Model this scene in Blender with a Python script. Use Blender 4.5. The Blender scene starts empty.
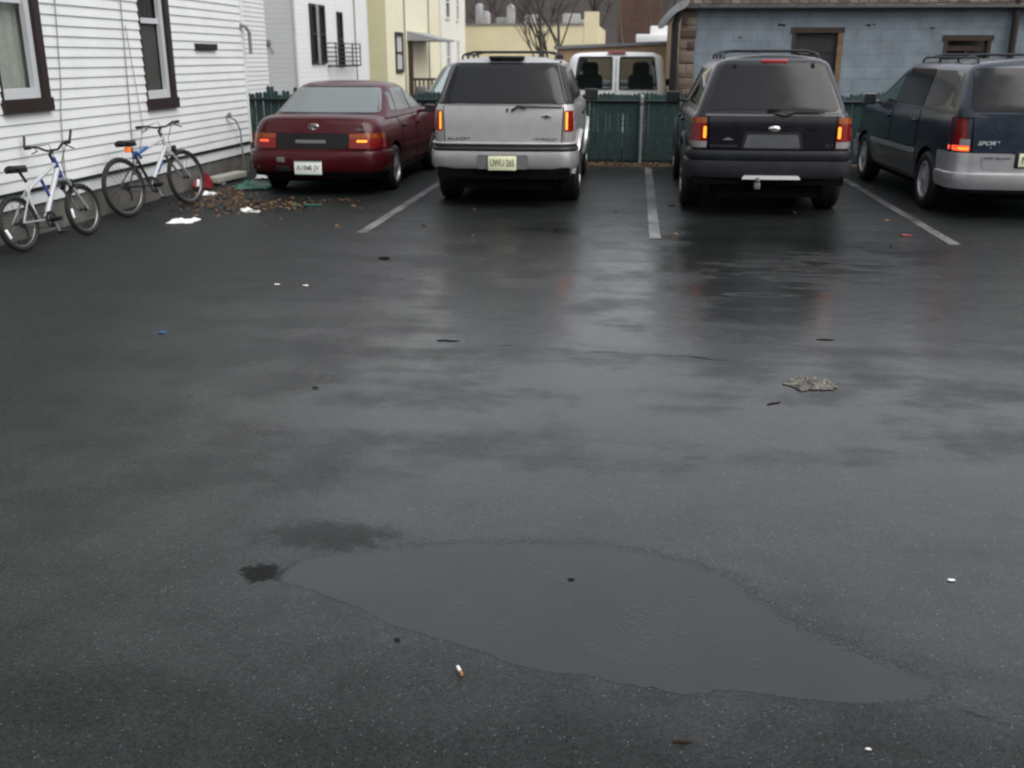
import bpy, bmesh, math, random
from mathutils import Vector, Matrix, noise as mnoise
R = math.radians
random.seed(11)
scene = bpy.context.scene
COL = scene.collection

# ------------------------------------------------------------------ camera
cam_d = bpy.data.cameras.new("camera")
cam = bpy.data.objects.new("camera", cam_d)
COL.objects.link(cam)
cam.location = (0, 0, 1.66)
cam.rotation_euler = (R(90 - 18.108), 0, R(6.7755))
cam_d.sensor_width = 36
cam_d.lens = 1000 * 36 / 1024
cam_d.clip_start = 0.05
cam_d.clip_end = 1000
cam_d.dof.use_dof = True
cam_d.dof.focus_distance = 4.2
cam_d.dof.aperture_fstop = 3.8
scene.camera = cam

# ------------------------------------------------------------------ world and sun (dull rainy day)
SUN_EL, SUN_AZ = 50, 122          # azimuth measured from +Y towards +X
world = bpy.data.worlds.new("World")
scene.world = world
world.use_nodes = True
wn, wl = world.node_tree.nodes, world.node_tree.links
wn.clear()
w_out = wn.new("ShaderNodeOutputWorld")
w_bg = wn.new("ShaderNodeBackground")
w_hs = wn.new("ShaderNodeHueSaturation")
w_sky = wn.new("ShaderNodeTexSky")
w_sky.sky_type = 'NISHITA'
w_sky.sun_disc = False
w_sky.sun_elevation = R(SUN_EL)
w_sky.sun_rotation = R(SUN_AZ)
w_sky.dust_density = 6
w_sky.air_density = 1.0
w_hs.inputs["Saturation"].default_value = 0.75
w_bg.inputs["Strength"].default_value = 0.15
wl.new(w_sky.outputs[0], w_hs.inputs["Color"])
w_gm = wn.new("ShaderNodeGamma")              # thick even cloud: flatten the clear-sky gradient
w_gm.inputs["Gamma"].default_value = 0.25
wl.new(w_hs.outputs[0], w_gm.inputs[0])
wl.new(w_gm.outputs[0], w_bg.inputs[0])
wl.new(w_bg.outputs[0], w_out.inputs[0])
sun_d = bpy.data.lights.new("sun", 'SUN')
sun_d.energy = 0.5
sun_d.angle = R(50)
sun_d.color = (1, 0.97, 0.93)
sun = bpy.data.objects.new("sun", sun_d)
COL.objects.link(sun)
sdir = Vector((math.sin(R(SUN_AZ)) * math.cos(R(SUN_EL)), math.cos(R(SUN_AZ)) * math.cos(R(SUN_EL)), math.sin(R(SUN_EL))))
sun.rotation_euler = sdir.to_track_quat('Z', 'Y').to_euler()
sun.location = (10, 20, 30)
scene.view_settings.view_transform = 'Standard'
scene.view_settings.look = 'None'
scene.view_settings.exposure = 2.15
scene.view_settings.gamma = 1
scene.view_settings.use_curve_mapping = False
scene.cycles.filter_width = 2.0

# ------------------------------------------------------------------ materials
def mat(name, col, rough=0.5, metal=0.0, spec=0.5, coat=0.0, coat_rough=0.05, var=0.0, vscale=6.0, bump=0.0, bscale=60.0, emit=None, estr=0.0, rvar=0.0, alpha=1.0, ior=1.45, trans=0.0):
    m = bpy.data.materials.new(name)
    m.use_nodes = True
    nt = m.node_tree
    b = nt.nodes["Principled BSDF"]
    b.inputs["Base Color"].default_value = (*col, 1)
    b.inputs["Roughness"].default_value = rough
    b.inputs["Metallic"].default_value = metal
    b.inputs["Specular IOR Level"].default_value = spec
    b.inputs["Coat Weight"].default_value = coat
    b.inputs["Coat Roughness"].default_value = coat_rough
    b.inputs["IOR"].default_value = ior
    b.inputs["Transmission Weight"].default_value = trans
    b.inputs["Alpha"].default_value = alpha
    if emit:
        b.inputs["Emission Color"].default_value = (*emit, 1)
        b.inputs["Emission Strength"].default_value = estr
    N, Lk = nt.nodes, nt.links
    if var or rvar or bump:
        tc = N.new("ShaderNodeTexCoord")
    if var or rvar:
        n = N.new("ShaderNodeTexNoise"); n.inputs["Scale"].default_value = vscale; n.inputs["Detail"].default_value = 8; n.inputs["Roughness"].default_value = .65
        Lk.new(tc.outputs["Object"], n.inputs["Vector"])
    if var:
        mr = N.new("ShaderNodeMapRange"); mr.inputs[1].default_value = .3; mr.inputs[2].default_value = .7
        mr.inputs[3].default_value = 1 - var; mr.inputs[4].default_value = 1 + var * .6
        Lk.new(n.outputs[0], mr.inputs[0])
        mx = N.new("ShaderNodeVectorMath"); mx.operation = 'SCALE'
        mx.inputs[0].default_value = col
        Lk.new(mr.outputs[0], mx.inputs["Scale"])
        Lk.new(mx.outputs[0], b.inputs["Base Color"])
    if rvar:
        mr2 = N.new("ShaderNodeMapRange"); mr2.inputs[1].default_value = .3; mr2.inputs[2].default_value = .7
        mr2.inputs[3].default_value = max(.02, rough - rvar); mr2.inputs[4].default_value = min(1, rough + rvar)
        Lk.new(n.outputs[0], mr2.inputs[0]); Lk.new(mr2.outputs[0], b.inputs["Roughness"])
    if bump:
        n2 = N.new("ShaderNodeTexNoise"); n2.inputs["Scale"].default_value = bscale; n2.inputs["Detail"].default_value = 4
        Lk.new(tc.outputs["Object"], n2.inputs["Vector"])
        bp = N.new("ShaderNodeBump"); bp.inputs["Strength"].default_value = bump; bp.inputs["Distance"].default_value = .01
        Lk.new(n2.outputs[0], bp.inputs["Height"]); Lk.new(bp.outputs[0], b.inputs["Normal"])
    return m

def paint(name, col, metal=0.0, rough=.3):
    """wet car paint: clear coat with beads of rain and road film"""
    m = mat(name, col, rough=rough, metal=metal, coat=1.0, coat_rough=.06, var=.14, vscale=3.5)
    nt = m.node_tree; N, Lk = nt.nodes, nt.links
    b = N["Principled BSDF"]
    tc = N.new("ShaderNodeTexCoord")
    v = N.new("ShaderNodeTexVoronoi"); v.inputs["Scale"].default_value = 70
    Lk.new(tc.outputs["Object"], v.inputs["Vector"])
    mr = N.new("ShaderNodeMapRange"); mr.inputs[1].default_value = .1; mr.inputs[2].default_value = .35; mr.inputs[3].default_value = 1; mr.inputs[4].default_value = 0
    Lk.new(v.outputs["Distance"], mr.inputs[0])
    bp = N.new("ShaderNodeBump"); bp.inputs["Strength"].default_value = .25; bp.inputs["Distance"].default_value = .004
    Lk.new(mr.outputs[0], bp.inputs["Height"]); Lk.new(bp.outputs[0], b.inputs["Coat Normal"])
    n = N.new("ShaderNodeTexNoise"); n.inputs["Scale"].default_value = 9; n.inputs["Detail"].default_value = 6
    Lk.new(tc.outputs["Object"], n.inputs["Vector"])
    m2 = N.new("ShaderNodeMapRange"); m2.inputs[3].default_value = .09; m2.inputs[4].default_value = .30
    Lk.new(n.outputs[0], m2.inputs[0]); Lk.new(m2.outputs[0], b.inputs["Coat Roughness"])
    return m

M = {}
M['siding'] = mat('white_vinyl', (.74, .765, .775), .45, var=.07, vscale=2.2, bump=.08, bscale=40)
M['siding2'] = mat('pale_vinyl', (.70, .71, .72), .5, var=.06, vscale=2)
M['olive'] = mat('cream_paint', (.72, .68, .48), .6, var=.06)
M['cream'] = mat('stucco_cream', (.80, .72, .48), .7, var=.10, vscale=.9)
M['foundation'] = mat('concrete_grey', (.13, .125, .115), .75, var=.35, vscale=4, bump=.4, bscale=30)
M['brown_trim'] = mat('brown_trim', (.022, .014, .013), .45, var=.2)
M['white_frame'] = mat('white_vinyl_frame', (.55, .57, .60), .35, var=.06)
M['curtain'] = mat('lace_curtain', (.42, .42, .38), .9, var=.15, vscale=14)
M['room'] = mat('dark_room', (.035, .033, .03), .9)
M['screen'] = mat('insect_screen', (.052, .050, .047), .6, var=.2, vscale=3)
M['darkglass'] = mat('window_glass_dark', (.02, .023, .025), .06, spec=.6, var=.2, vscale=2)
M['black'] = mat('black_plastic', (.012, .012, .013), .45, var=.2)
M['rubber'] = mat('tyre_rubber', (.012, .012, .012), .6, bump=.3, bscale=90)
M['under'] = mat('underbody_black', (.005, .005, .005), .9, spec=.05)
M['cable'] = mat('cable_grey', (.20, .21, .21), .6)
M['galv'] = mat('galvanised_steel', (.34, .35, .35), .45, metal=.7, var=.2)
M['slat'] = mat('green_slat', (.036, .068, .068), .55, spec=.25, var=.35, vscale=9)
M['wire'] = mat('green_coated_wire', (.06, .095, .088), .4)
M['rail'] = mat('dark_green_rail', (.012, .022, .020), .4)
M['chrome'] = mat('chrome', (.72, .73, .74), .12, metal=1)
M['alloy'] = mat('wheel_alloy', (.42, .42, .43), .35, metal=.75, var=.2)
M['line'] = mat('worn_white_paint', (.22, .22, .215), .5)
def wear_line():
    nt = M['line'].node_tree; N, Lk = nt.nodes, nt.links
    tc = N.new("ShaderNodeTexCoord")
    n = N.new("ShaderNodeTexNoise"); n.inputs["Scale"].default_value = 28; n.inputs["Detail"].default_value = 9; n.inputs["Roughness"].default_value = .8
    n2 = N.new("ShaderNodeTexNoise"); n2.inputs["Scale"].default_value = 2.2; n2.inputs["Detail"].default_value = 3
    for k in (n, n2): Lk.new(tc.outputs["Object"], k.inputs["Vector"])
    ad = N.new("ShaderNodeMath"); ad.operation = 'MULTIPLY_ADD'; ad.inputs[1].default_value = .7; Lk.new(n2.outputs[0], ad.inputs[0]); Lk.new(n.outputs[0], ad.inputs[2])
    mr = N.new("ShaderNodeMapRange"); mr.inputs[1].default_value = .68; mr.inputs[2].default_value = 1.05; mr.inputs[3].default_value = .022; mr.inputs[4].default_value = .26; Lk.new(ad.outputs[0], mr.inputs[0])
    cb = N.new("ShaderNodeCombineXYZ")
    for k in range(3): Lk.new(mr.outputs[0], cb.inputs[k])
    Lk.new(cb.outputs[0], N["Principled BSDF"].inputs["Base Color"])
wear_line()
M['silver'] = paint('silver_paint', (.43, .425, .43), metal=.25, rough=.4)
M['silverlow'] = paint('silver_lower', (.50, .50, .52), metal=.5, rough=.35)
M['greyplastic'] = mat('grey_bumper', (.16, .16, .165), .4, var=.15)
M['maroon'] = paint('maroon_paint', (.062, .005, .009))
M['maroon'].node_tree.nodes['Principled BSDF'].inputs['Specular IOR Level'].default_value = .1
M['maroon'].node_tree.nodes['Principled BSDF'].inputs['Coat Weight'].default_value = .6
M['blackpaint'] = paint('black_paint', (.004, .0045, .010))
M['blackpaint'].node_tree.nodes['Principled BSDF'].inputs['Specular IOR Level'].default_value = .15
M['darkgreyp'] = mat('charcoal_cladding', (.022, .024, .028), .4, spec=.25, var=.25)
M['navy'] = paint('navy_paint', (.012, .021, .038))
M['navy'].node_tree.nodes['Principled BSDF'].inputs['Specular IOR Level'].default_value = .2
M['vanwhite'] = paint('white_paint', (.83, .84, .85))
M['greenpaint'] = paint('dark_green_paint', (.012, .028, .026))
M['tint'] = mat('tinted_glass', (.014, .015, .017), .15, spec=.38, rvar=.06, vscale=5)
M['bluetint'] = mat('sedan_glass', (.16, .185, .19), .06, spec=.7, rvar=.03, vscale=5)  # pale blue base stands in for reflected sky and light seen through
M['sideglass'] = mat('side_glass', (.03, .036, .036), .05, spec=.7)
M['lampred'] = mat('lamp_red', (.20, .008, .008), .15, coat=.3, spec=.3)
M['lampamber'] = mat('lamp_amber', (.26, .055, .008), .15, coat=.3, spec=.3)
M['lampclear'] = mat('lamp_clear', (.28, .26, .26), .15, coat=.3, spec=.3)
M['lit'] = mat('lit_reflector', (.9, .30, .04), .3, emit=(1, .29, .02), estr=.37)  # emission stands in for camera flash thrown back by the lamp reflector
M['litred'] = mat('lit_red', (.8, .08, .04), .3, emit=(1, .10, .04), estr=.25)  # red emission, likewise for flash returned by a lens that is off
M['redlens'] = mat('red_lens', (.42, .035, .04), .3, coat=1)
M['plate'] = mat('plate_pale_yellow', (.84, .86, .58), .4, var=.05)
M['platew'] = mat('plate_white', (.90, .93, .91), .4)
M['ink'] = mat('plate_ink', (.02, .025, .03), .5)
M['inkred'] = mat('plate_orange_ink', (.50, .14, .10), .5)
M['inkgreen'] = mat('plate_green_ink', (.10, .24, .15), .5)
M['whitedec'] = mat('white_lettering', (.62, .64, .66), .4)
M['wood'] = mat('weathered_wood', (.20, .13, .07), .7, var=.4, vscale=10)
M['darkwood'] = mat('dark_wood', (.05, .034, .025), .65, var=.4, vscale=12)
M['bark'] = mat('bark', (.10, .085, .07), .85, var=.35, vscale=12)
M['twig'] = mat('twig_bark', (.075, .06, .052), .9, var=.3, vscale=1)
M['paper'] = mat('white_paper', (.80, .81, .82), .7, var=.06)
M['ragc'] = mat('dirty_cloth', (.165, .155, .138), .85, var=.85, vscale=26)
M['redplastic'] = mat('red_plastic', (.24, .018, .03), .4, var=.3)
M['greenplastic'] = mat('green_plastic', (.03, .16, .11), .35)
M['tan'] = mat('tan_masonry', (.40, .28, .17), .8, var=.2, vscale=1.5)
M['coping'] = mat('grey_coping', (.22, .23, .24), .6, var=.2)
M['roofunit'] = mat('roof_unit_grey', (.32, .33, .355), .6, var=.2)
M['brown_brick'] = mat('brown_brick', (.10, .055, .045), .8, var=.4, vscale=1.2)
M['hill'] = mat('brown_hillside', (.032, .024, .019), .95, var=.5, vscale=.35)
M['shingle'] = mat('grey_shingle', (.06, .06, .065), .8, var=.3)
M['bikeblue'] = mat('bike_blue', (.02, .035, .22), .3, coat=.6)
M['bikewhite'] = mat('bike_silver_white', (.48, .50, .53), .3, coat=.6, var=.1)
M['bikesilver'] = mat('bike_silver', (.45, .46, .48), .3, metal=.5)
M['reflector'] = mat('white_reflector', (.92, .95, .97), .2)
M['orangerefl'] = mat('orange_reflector', (.80, .16, .02), .25, emit=(1, .25, .02), estr=.10)  # faint emission brightens the reflector, which is no lamp
M['paleglass'] = mat('pale_windscreen', (.30, .38, .36), .08, spec=.7)  # pale green base carries the windscreen's reflection
M['skin_leaf'] = mat('dead_leaf', (.15, .078, .026), .6, var=.65, vscale=9)
M['dirt'] = mat('wet_dirt', (.075, .052, .032), .7, var=.5, vscale=8, bump=.6, bscale=40)
M['stickwood'] = mat('dark_stick', (.045, .022, .015), .9, spec=.1)
M['pebble'] = mat('pebble_dark', (.014, .014, .014), .9, spec=.1)
M['pebblew'] = mat('scrap_white', (.7, .7, .68), .6)
M['filter'] = mat('cigarette_filter', (.35, .17, .06), .7)
M['bluescrap'] = mat('blue_scrap', (.03, .12, .28), .5)

def cladding(name, col, course, depth=.6, var=.05):
    """clapboard: saw-tooth bump by height"""
    m = mat(name, col, .5, var=var, vscale=1.5)
    N, Lk = m.node_tree.nodes, m.node_tree.links
    tc = N.new("ShaderNodeTexCoord"); sx = N.new("ShaderNodeSeparateXYZ"); Lk.new(tc.outputs["Object"], sx.inputs[0])
    d = N.new("ShaderNodeMath"); d.operation = 'DIVIDE'; d.inputs[1].default_value = course; Lk.new(sx.outputs[2], d.inputs[0])
    f = N.new("ShaderNodeMath"); f.operation = 'FRACT'; Lk.new(d.outputs[0], f.inputs[0])
    i = N.new("ShaderNodeMath"); i.operation = 'SUBTRACT'; i.inputs[0].default_value = 1; Lk.new(f.outputs[0], i.inputs[1])
    b = N.new("ShaderNodeBump"); b.inputs["Strength"].default_value = depth; b.inputs["Distance"].default_value = .03
    Lk.new(i.outputs[0], b.inputs["Height"]); Lk.new(b.outputs[0], N["Principled BSDF"].inputs["Normal"])
    return m
M['clad_white'] = cladding('cladding_white', (.72, .73, .74), .11)
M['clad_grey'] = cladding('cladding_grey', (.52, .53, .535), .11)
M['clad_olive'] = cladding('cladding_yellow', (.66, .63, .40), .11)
M['clad_cream'] = cladding('cladding_cream', (.76, .72, .55), .11)
M['clad_pale'] = cladding('cladding_pale', (.76, .75, .68), .11)

def block_mat(name, c1, c2, mortar, bw, bh, msize, vertical_axis='XZ', bump=.5, rough=.7):
    m = mat(name, c1, rough)
    N, Lk = m.node_tree.nodes, m.node_tree.links
    tc = N.new("ShaderNodeTexCoord"); sx = N.new("ShaderNodeSeparateXYZ"); cx = N.new("ShaderNodeCombineXYZ")
    Lk.new(tc.outputs["Object"], sx.inputs[0])
    ad = N.new("ShaderNodeMath"); ad.operation = 'ADD'; Lk.new(sx.outputs[0], ad.inputs[0]); Lk.new(sx.outputs[1], ad.inputs[1])
    Lk.new(ad.outputs[0], cx.inputs[0]); Lk.new(sx.outputs[2], cx.inputs[1])
    br = N.new("ShaderNodeTexBrick"); br.inputs["Scale"].default_value = 1; br.inputs["Brick Width"].default_value = bw; br.inputs["Row Height"].default_value = bh
    br.inputs["Mortar Size"].default_value = msize; br.inputs["Mortar Smooth"].default_value = .6
    br.inputs["Color1"].default_value = (*c1, 1); br.inputs["Color2"].default_value = (*c2, 1); br.inputs["Mortar"].default_value = (*mortar, 1)
    Lk.new(cx.outputs[0], br.inputs["Vector"])
    n = N.new("ShaderNodeTexNoise"); n.inputs["Scale"].default_value = 3; n.inputs["Detail"].default_value = 8; Lk.new(tc.outputs["Object"], n.inputs["Vector"])
    mr = N.new("ShaderNodeMapRange"); mr.inputs[1].default_value = .3; mr.inputs[2].default_value = .7; mr.inputs[3].default_value = .78; mr.inputs[4].default_value = 1.15
    Lk.new(n.outputs[0], mr.inputs[0])
    sc = N.new("ShaderNodeVectorMath"); sc.operation = 'SCALE'; Lk.new(br.outputs["Color"], sc.inputs[0]); Lk.new(mr.outputs[0], sc.inputs["Scale"])
    Lk.new(sc.outputs[0], N["Principled BSDF"].inputs["Base Color"])
    iv = N.new("ShaderNodeMath"); iv.operation = 'SUBTRACT'; iv.inputs[0].default_value = 1; Lk.new(br.outputs["Fac"], iv.inputs[1])
    n3 = N.new("ShaderNodeTexNoise"); n3.inputs["Scale"].default_value = 50; Lk.new(tc.outputs["Object"], n3.inputs["Vector"])
    a2 = N.new("ShaderNodeMath"); a2.operation = 'MULTIPLY_ADD'; a2.inputs[1].default_value = .4; Lk.new(n3.outputs[0], a2.inputs[0]); Lk.new(iv.outputs[0], a2.inputs[2])
    b = N.new("ShaderNodeBump"); b.inputs["Strength"].default_value = bump; b.inputs["Distance"].default_value = .012
    Lk.new(a2.outputs[0], b.inputs["Height"]); Lk.new(b.outputs[0], N["Principled BSDF"].inputs["Normal"])
    return m
M['cmu'] = block_mat('blue_painted_block', (.205, .252, .292), (.222, .268, .309), (.168, .21, .245), .41, .205, .010, bump=.3)
M['stone'] = block_mat('corner_stone', (.10, .055, .045), (.30, .25, .19), (.20, .18, .155), .34, .19, .02, bump=1)
M['shake'] = block_mat('weathered_shake', (.055, .037, .030), (.135, .115, .10), (.03, .022, .018), .16, .22, .012, bump=1, rough=.8)

# asphalt ---------------------------------------------------------------
def asphalt_material():
    m = bpy.data.materials.new('wet_asphalt'); m.use_nodes = True
    N, Lk = m.node_tree.nodes, m.node_tree.links
    b = N["Principled BSDF"]
    tc = N.new("ShaderNodeTexCoord")
    def noise(scale, detail=4, rough=.5, vec=None, dist=0):
        n = N.new("ShaderNodeTexNoise"); n.inputs["Scale"].default_value = scale; n.inputs["Detail"].default_value = detail
        n.inputs["Roughness"].default_value = rough; n.inputs["Distortion"].default_value = dist
        Lk.new(vec or tc.outputs["Object"], n.inputs["Vector"]); return n.outputs[0]
    def mrange(x, a, b_, c, d):
        r = N.new("ShaderNodeMapRange"); r.interpolation_type = 'SMOOTHSTEP'
        for i, v in enumerate((a, b_, c, d)): r.inputs[i + 1].default_value = v
        Lk.new(x, r.inputs[0]); return r.outputs[0]
    def math_(op, a, b_=None):
        n = N.new("ShaderNodeMath"); n.operation = op
        for i, v in enumerate((a, b_)):
            if v is None: continue
            if isinstance(v, (int, float)): n.inputs[i].default_value = v
            else: Lk.new(v, n.inputs[i])
        return n.outputs[0]
    warp = noise(2.2, 6, .6)
    ragged = math_('ADD', math_('MULTIPLY', noise(14, 8, .75), .6), math_('MULTIPLY', warp, .4))
    def blob(cx, cy, rx, ry, soft=.5, warpamt=.8, warp=warp):
        mp = N.new("ShaderNodeMapping"); mp.inputs["Location"].default_value = (-cx / rx, -cy / ry, 0)
        mp.inputs["Scale"].default_value = (1 / rx, 1 / ry, 0)
        Lk.new(tc.outputs["Object"], mp.inputs[0])
        ln = N.new("ShaderNodeVectorMath"); ln.operation = 'LENGTH'; Lk.new(mp.outputs[0], ln.inputs[0])
        d = math_('ADD', ln.outputs["Value"], math_('MULTIPLY', math_('SUBTRACT', warp, .5), warpamt))
        return mrange(d, 1 - soft, 1 + soft * .3, 1, 0)
    smp = N.new('ShaderNodeMapping'); smp.inputs['Scale'].default_value = (.35, 1.6, 1); Lk.new(tc.outputs['Object'], smp.inputs[0]); stretch = smp.outputs[0]
    big = noise(.55, 5, .55, dist=.6)
    mid = noise(2.6, 6, .6)
    fine = noise(150, 3, .6)
    grit = N.new("ShaderNodeTexVoronoi"); grit.inputs["Scale"].default_value = 150; Lk.new(tc.outputs["Object"], grit.inputs["Vector"])
    # water film: broad and shallow, thinner towards the house, the cars and the near edge
    sep = N.new("ShaderNodeSeparateXYZ"); Lk.new(tc.outputs["Object"], sep.inputs[0])
    wx = math_('ADD', sep.outputs[0], math_('MULTIPLY', math_('SUBTRACT', big, .5), 1.6))
    wy = math_('ADD', sep.outputs[1], math_('MULTIPLY', math_('SUBTRACT', warp, .5), .7))
    film = math_('MULTIPLY', mrange(wx, -3.9, -.5, .10, 1), mrange(wy, 1.9, 3.0, .30, 1))
    film = math_('MULTIPLY', film, mrange(wy, 9.2, 11.5, 1, .55))
    film = math_('MULTIPLY', film, mrange(wx, 1.0, 4.0, 1, .72))
    mott = math_('ADD', math_('MULTIPLY', noise(1.3, 6, .6, stretch), .55), math_('MULTIPLY', mid, .45))
    film = math_('MULTIPLY', film, mrange(mott, .36, .60, .66, 1))
    film = math_('MAXIMUM', film, math_('MULTIPLY', blob(-.5, 5.35, .8, .34, .9, 1.5), .97))
    film = math_('MAXIMUM', film, math_('MULTIPLY', blob(-.2, 3.3, 1.5, .55, .9, .8), .92))
    suv_reflection = blob(1.55, 8.35, .95, .8, .7, 1.6)  # dark streaks stand in for the black SUV's reflection, with some surface texture
    suv_reflection = math_('MULTIPLY', suv_reflection, mrange(noise(4, 5, .6, stretch), .42, .56, 0, 1))
    suv_reflection = math_('MAXIMUM', suv_reflection, blob(.98, 7.35, .28, .08, .5, .9))
    film = math_('MULTIPLY', film, math_('SUBTRACT', 1, math_('MULTIPLY', suv_reflection, .85)))
    stain_reflection = math_('MAXIMUM', blob(-1.21, 2.895, .085, .075, .25, 3.6, ragged), math_('MULTIPLY', blob(-1.06, 3.2, .34, .15, .7, 3.2, ragged), .5))
    film = math_('MULTIPLY', film, math_('SUBTRACT', 1, math_('MULTIPLY', stain_reflection, .9)))
    # colour
    sc = N.new("ShaderNodeSeparateColor"); Lk.new(grit.outputs["Color"], sc.inputs[0])
    chip = mrange(sc.outputs[0], 0, 1, .45, 1.5)
    tone = math_('MULTIPLY', chip, mrange(mid, .25, .75, .75, 1.25))
    tone = math_('MULTIPLY', tone, mrange(fine, .3, .7, .75, 1.25))
    pale = math_('MULTIPLY', mrange(sc.outputs[1], .965, .985, 0, 1), mrange(grit.outputs["Distance"], .25, .5, 1, 0))
    tone = math_('ADD', tone, math_('MULTIPLY', pale, 7.0))
    stain_reflection = math_('MAXIMUM', stain_reflection, math_('MULTIPLY', suv_reflection, .5))  # reflection streaks join the real stains and darken the base colour
    tone = math_('MULTIPLY', tone, math_('SUBTRACT', 1, math_('MULTIPLY', stain_reflection, .6)))
    colr = N.new("ShaderNodeVectorMath"); colr.operation = 'SCALE'; colr.inputs[0].default_value = (.0150, .0172, .0175)
    Lk.new(tone, colr.inputs["Scale"]); Lk.new(colr.outputs[0], b.inputs["Base Color"])
    rg = math_('ADD', mrange(film, 0, 1, .50, .14), math_('MULTIPLY', math_('SUBTRACT', mid, .5), .12))
    rg = math_('ADD', rg, math_('MULTIPLY', stain_reflection, .2))
    Lk.new(rg, b.inputs["Roughness"])
    b.inputs["IOR"].default_value = 1.52
    Lk.new(mrange(film, 0, 1, .20, .68), b.inputs["Specular IOR Level"])
    h = math_('SUBTRACT', math_('MULTIPLY', sc.outputs[2], .55), math_('MULTIPLY', grit.outputs["Distance"], .8))
    bp = N.new("ShaderNodeBump"); bp.inputs["Distance"].default_value = .0045
    Lk.new(mrange(film, 0, 1, .95, .055), bp.inputs["Strength"]); Lk.new(h, bp.inputs["Height"])
    h2 = noise(9, 3)
    bp2 = N.new("ShaderNodeBump"); bp2.inputs["Distance"].default_value = .006; bp2.inputs["Strength"].default_value = .22
    Lk.new(h2, bp2.inputs["Height"]); Lk.new(bp.outputs[0], bp2.inputs["Normal"])
    Lk.new(bp2.outputs[0], b.inputs["Normal"])
    return m
M['asphalt'] = asphalt_material()
M['puddle'] = mat('puddle_water', (.028, .0305, .0305), .05, ior=1.46, bump=.012, bscale=14, var=.15, vscale=3)
def fade_puddle():
    nt = M['puddle'].node_tree; N, Lk = nt.nodes, nt.links
    at = N.new("ShaderNodeAttribute"); at.attribute_name = 'depth'
    tc = N.new("ShaderNodeTexCoord"); n = N.new("ShaderNodeTexNoise"); n.inputs["Scale"].default_value = 70; n.inputs["Detail"].default_value = 6; n.inputs["Roughness"].default_value = .7
    Lk.new(tc.outputs["Object"], n.inputs["Vector"])
    ad = N.new("ShaderNodeMath"); ad.operation = 'MULTIPLY_ADD'; ad.inputs[1].default_value = .9
    Lk.new(n.outputs[0], ad.inputs[0]); Lk.new(at.outputs["Fac"], ad.inputs[2])
    mr = N.new("ShaderNodeMapRange"); mr.interpolation_type = 'SMOOTHSTEP'
    for i, v in enumerate((.80, .90, 0, 1)): mr.inputs[i + 1].default_value = v
    Lk.new(ad.outputs[0], mr.inputs[0]); Lk.new(mr.outputs[0], N["Principled BSDF"].inputs["Alpha"])
fade_puddle()

# ------------------------------------------------------------------ mesh helpers
def link(o, parent=None):
    COL.objects.link(o)
    if parent is not None: o.parent = parent
    return o

def obj(name, bm, m, parent=None, smooth=True, angle=40):
    me = bpy.data.meshes.new(name)
    bmesh.ops.recalc_face_normals(bm, faces=bm.faces)
    bm.to_mesh(me); bm.free()
    for mm in (m if isinstance(m, (list, tuple)) else [m]): me.materials.append(mm)
    if smooth:
        me.polygons.foreach_set('use_smooth', [True] * len(me.polygons))
        me.set_sharp_from_angle(angle=R(angle))
    return link(bpy.data.objects.new(name, me), parent)

def thing(name, label, cat, loc=(0, 0, 0), rz=0, group=None):
    o = bpy.data.objects.new(name, None); COL.objects.link(o)
    o.empty_display_size = .2
    o.location = loc; o.rotation_euler = (0, 0, rz)
    return tag(o, label, cat, group)

def tag(o, label, cat, group=None):
    o['label'] = label; o['category'] = cat
    if group: o['group'] = group
    return o

def kind(o, k):
    o['kind'] = k; return o

def NB(): return bmesh.new()

def box(bm, x0, x1, y0, y1, z0, z1, mi=0):
    vs = [bm.verts.new(p) for p in ((x0,y0,z0),(x1,y0,z0),(x1,y1,z0),(x0,y1,z0),(x0,y0,z1),(x1,y0,z1),(x1,y1,z1),(x0,y1,z1))]
    fs = [bm.faces.new([vs[i] for i in f]) for f in ((0,3,2,1),(4,5,6,7),(0,1,5,4),(1,2,6,5),(2,3,7,6),(3,0,4,7))]
    for f in fs: f.material_index = mi
    return vs

def bbox(bm, x0, x1, y0, y1, z0, z1, bev=.01):
    """bevelled box"""
    b2 = bmesh.new(); box(b2, x0, x1, y0, y1, z0, z1)
    bmesh.ops.bevel(b2, geom=list(b2.edges), offset=bev, segments=2, affect='EDGES', profile=.5)
    join(bm, b2)

def join(bm, b2, mtx=None):
    if mtx is not None: bmesh.ops.transform(b2, matrix=mtx, verts=b2.verts)
    me = bpy.data.meshes.new('tmp'); b2.to_mesh(me); b2.free()
    bm.from_mesh(me); bpy.data.meshes.remove(me)

def tube(bm, pts, r, seg=8, closed=False, cap=True):
    pts = [Vector(p) for p in pts]; n = len(pts)
    rs = r if isinstance(r, (list, tuple)) else [r] * n
    rings = []; up = None
    for i, p in enumerate(pts):
        a = pts[(i - 1) % n] if (closed or i > 0) else p
        c = pts[(i + 1) % n] if (closed or i < n - 1) else p
        t = (c - a).normalized()
        if up is None:
            up = t.orthogonal().normalized()
        else:
            up = (up - t * up.dot(t))
            up = up.normalized() if up.length > 1e-6 else t.orthogonal().normalized()
        s = t.cross(up)
        rings.append([bm.verts.new(p + (up * math.cos(k * 2 * math.pi / seg) + s * math.sin(k * 2 * math.pi / seg)) * rs[i]) for k in range(seg)])
    for i in range(n if closed else n - 1):
        A, B = rings[i], rings[(i + 1) % n]
        for k in range(seg): bm.faces.new((A[k], A[(k + 1) % seg], B[(k + 1) % seg], B[k]))
    if cap and not closed:
        bm.faces.new(rings[0][::-1]); bm.faces.new(rings[-1])

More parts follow.
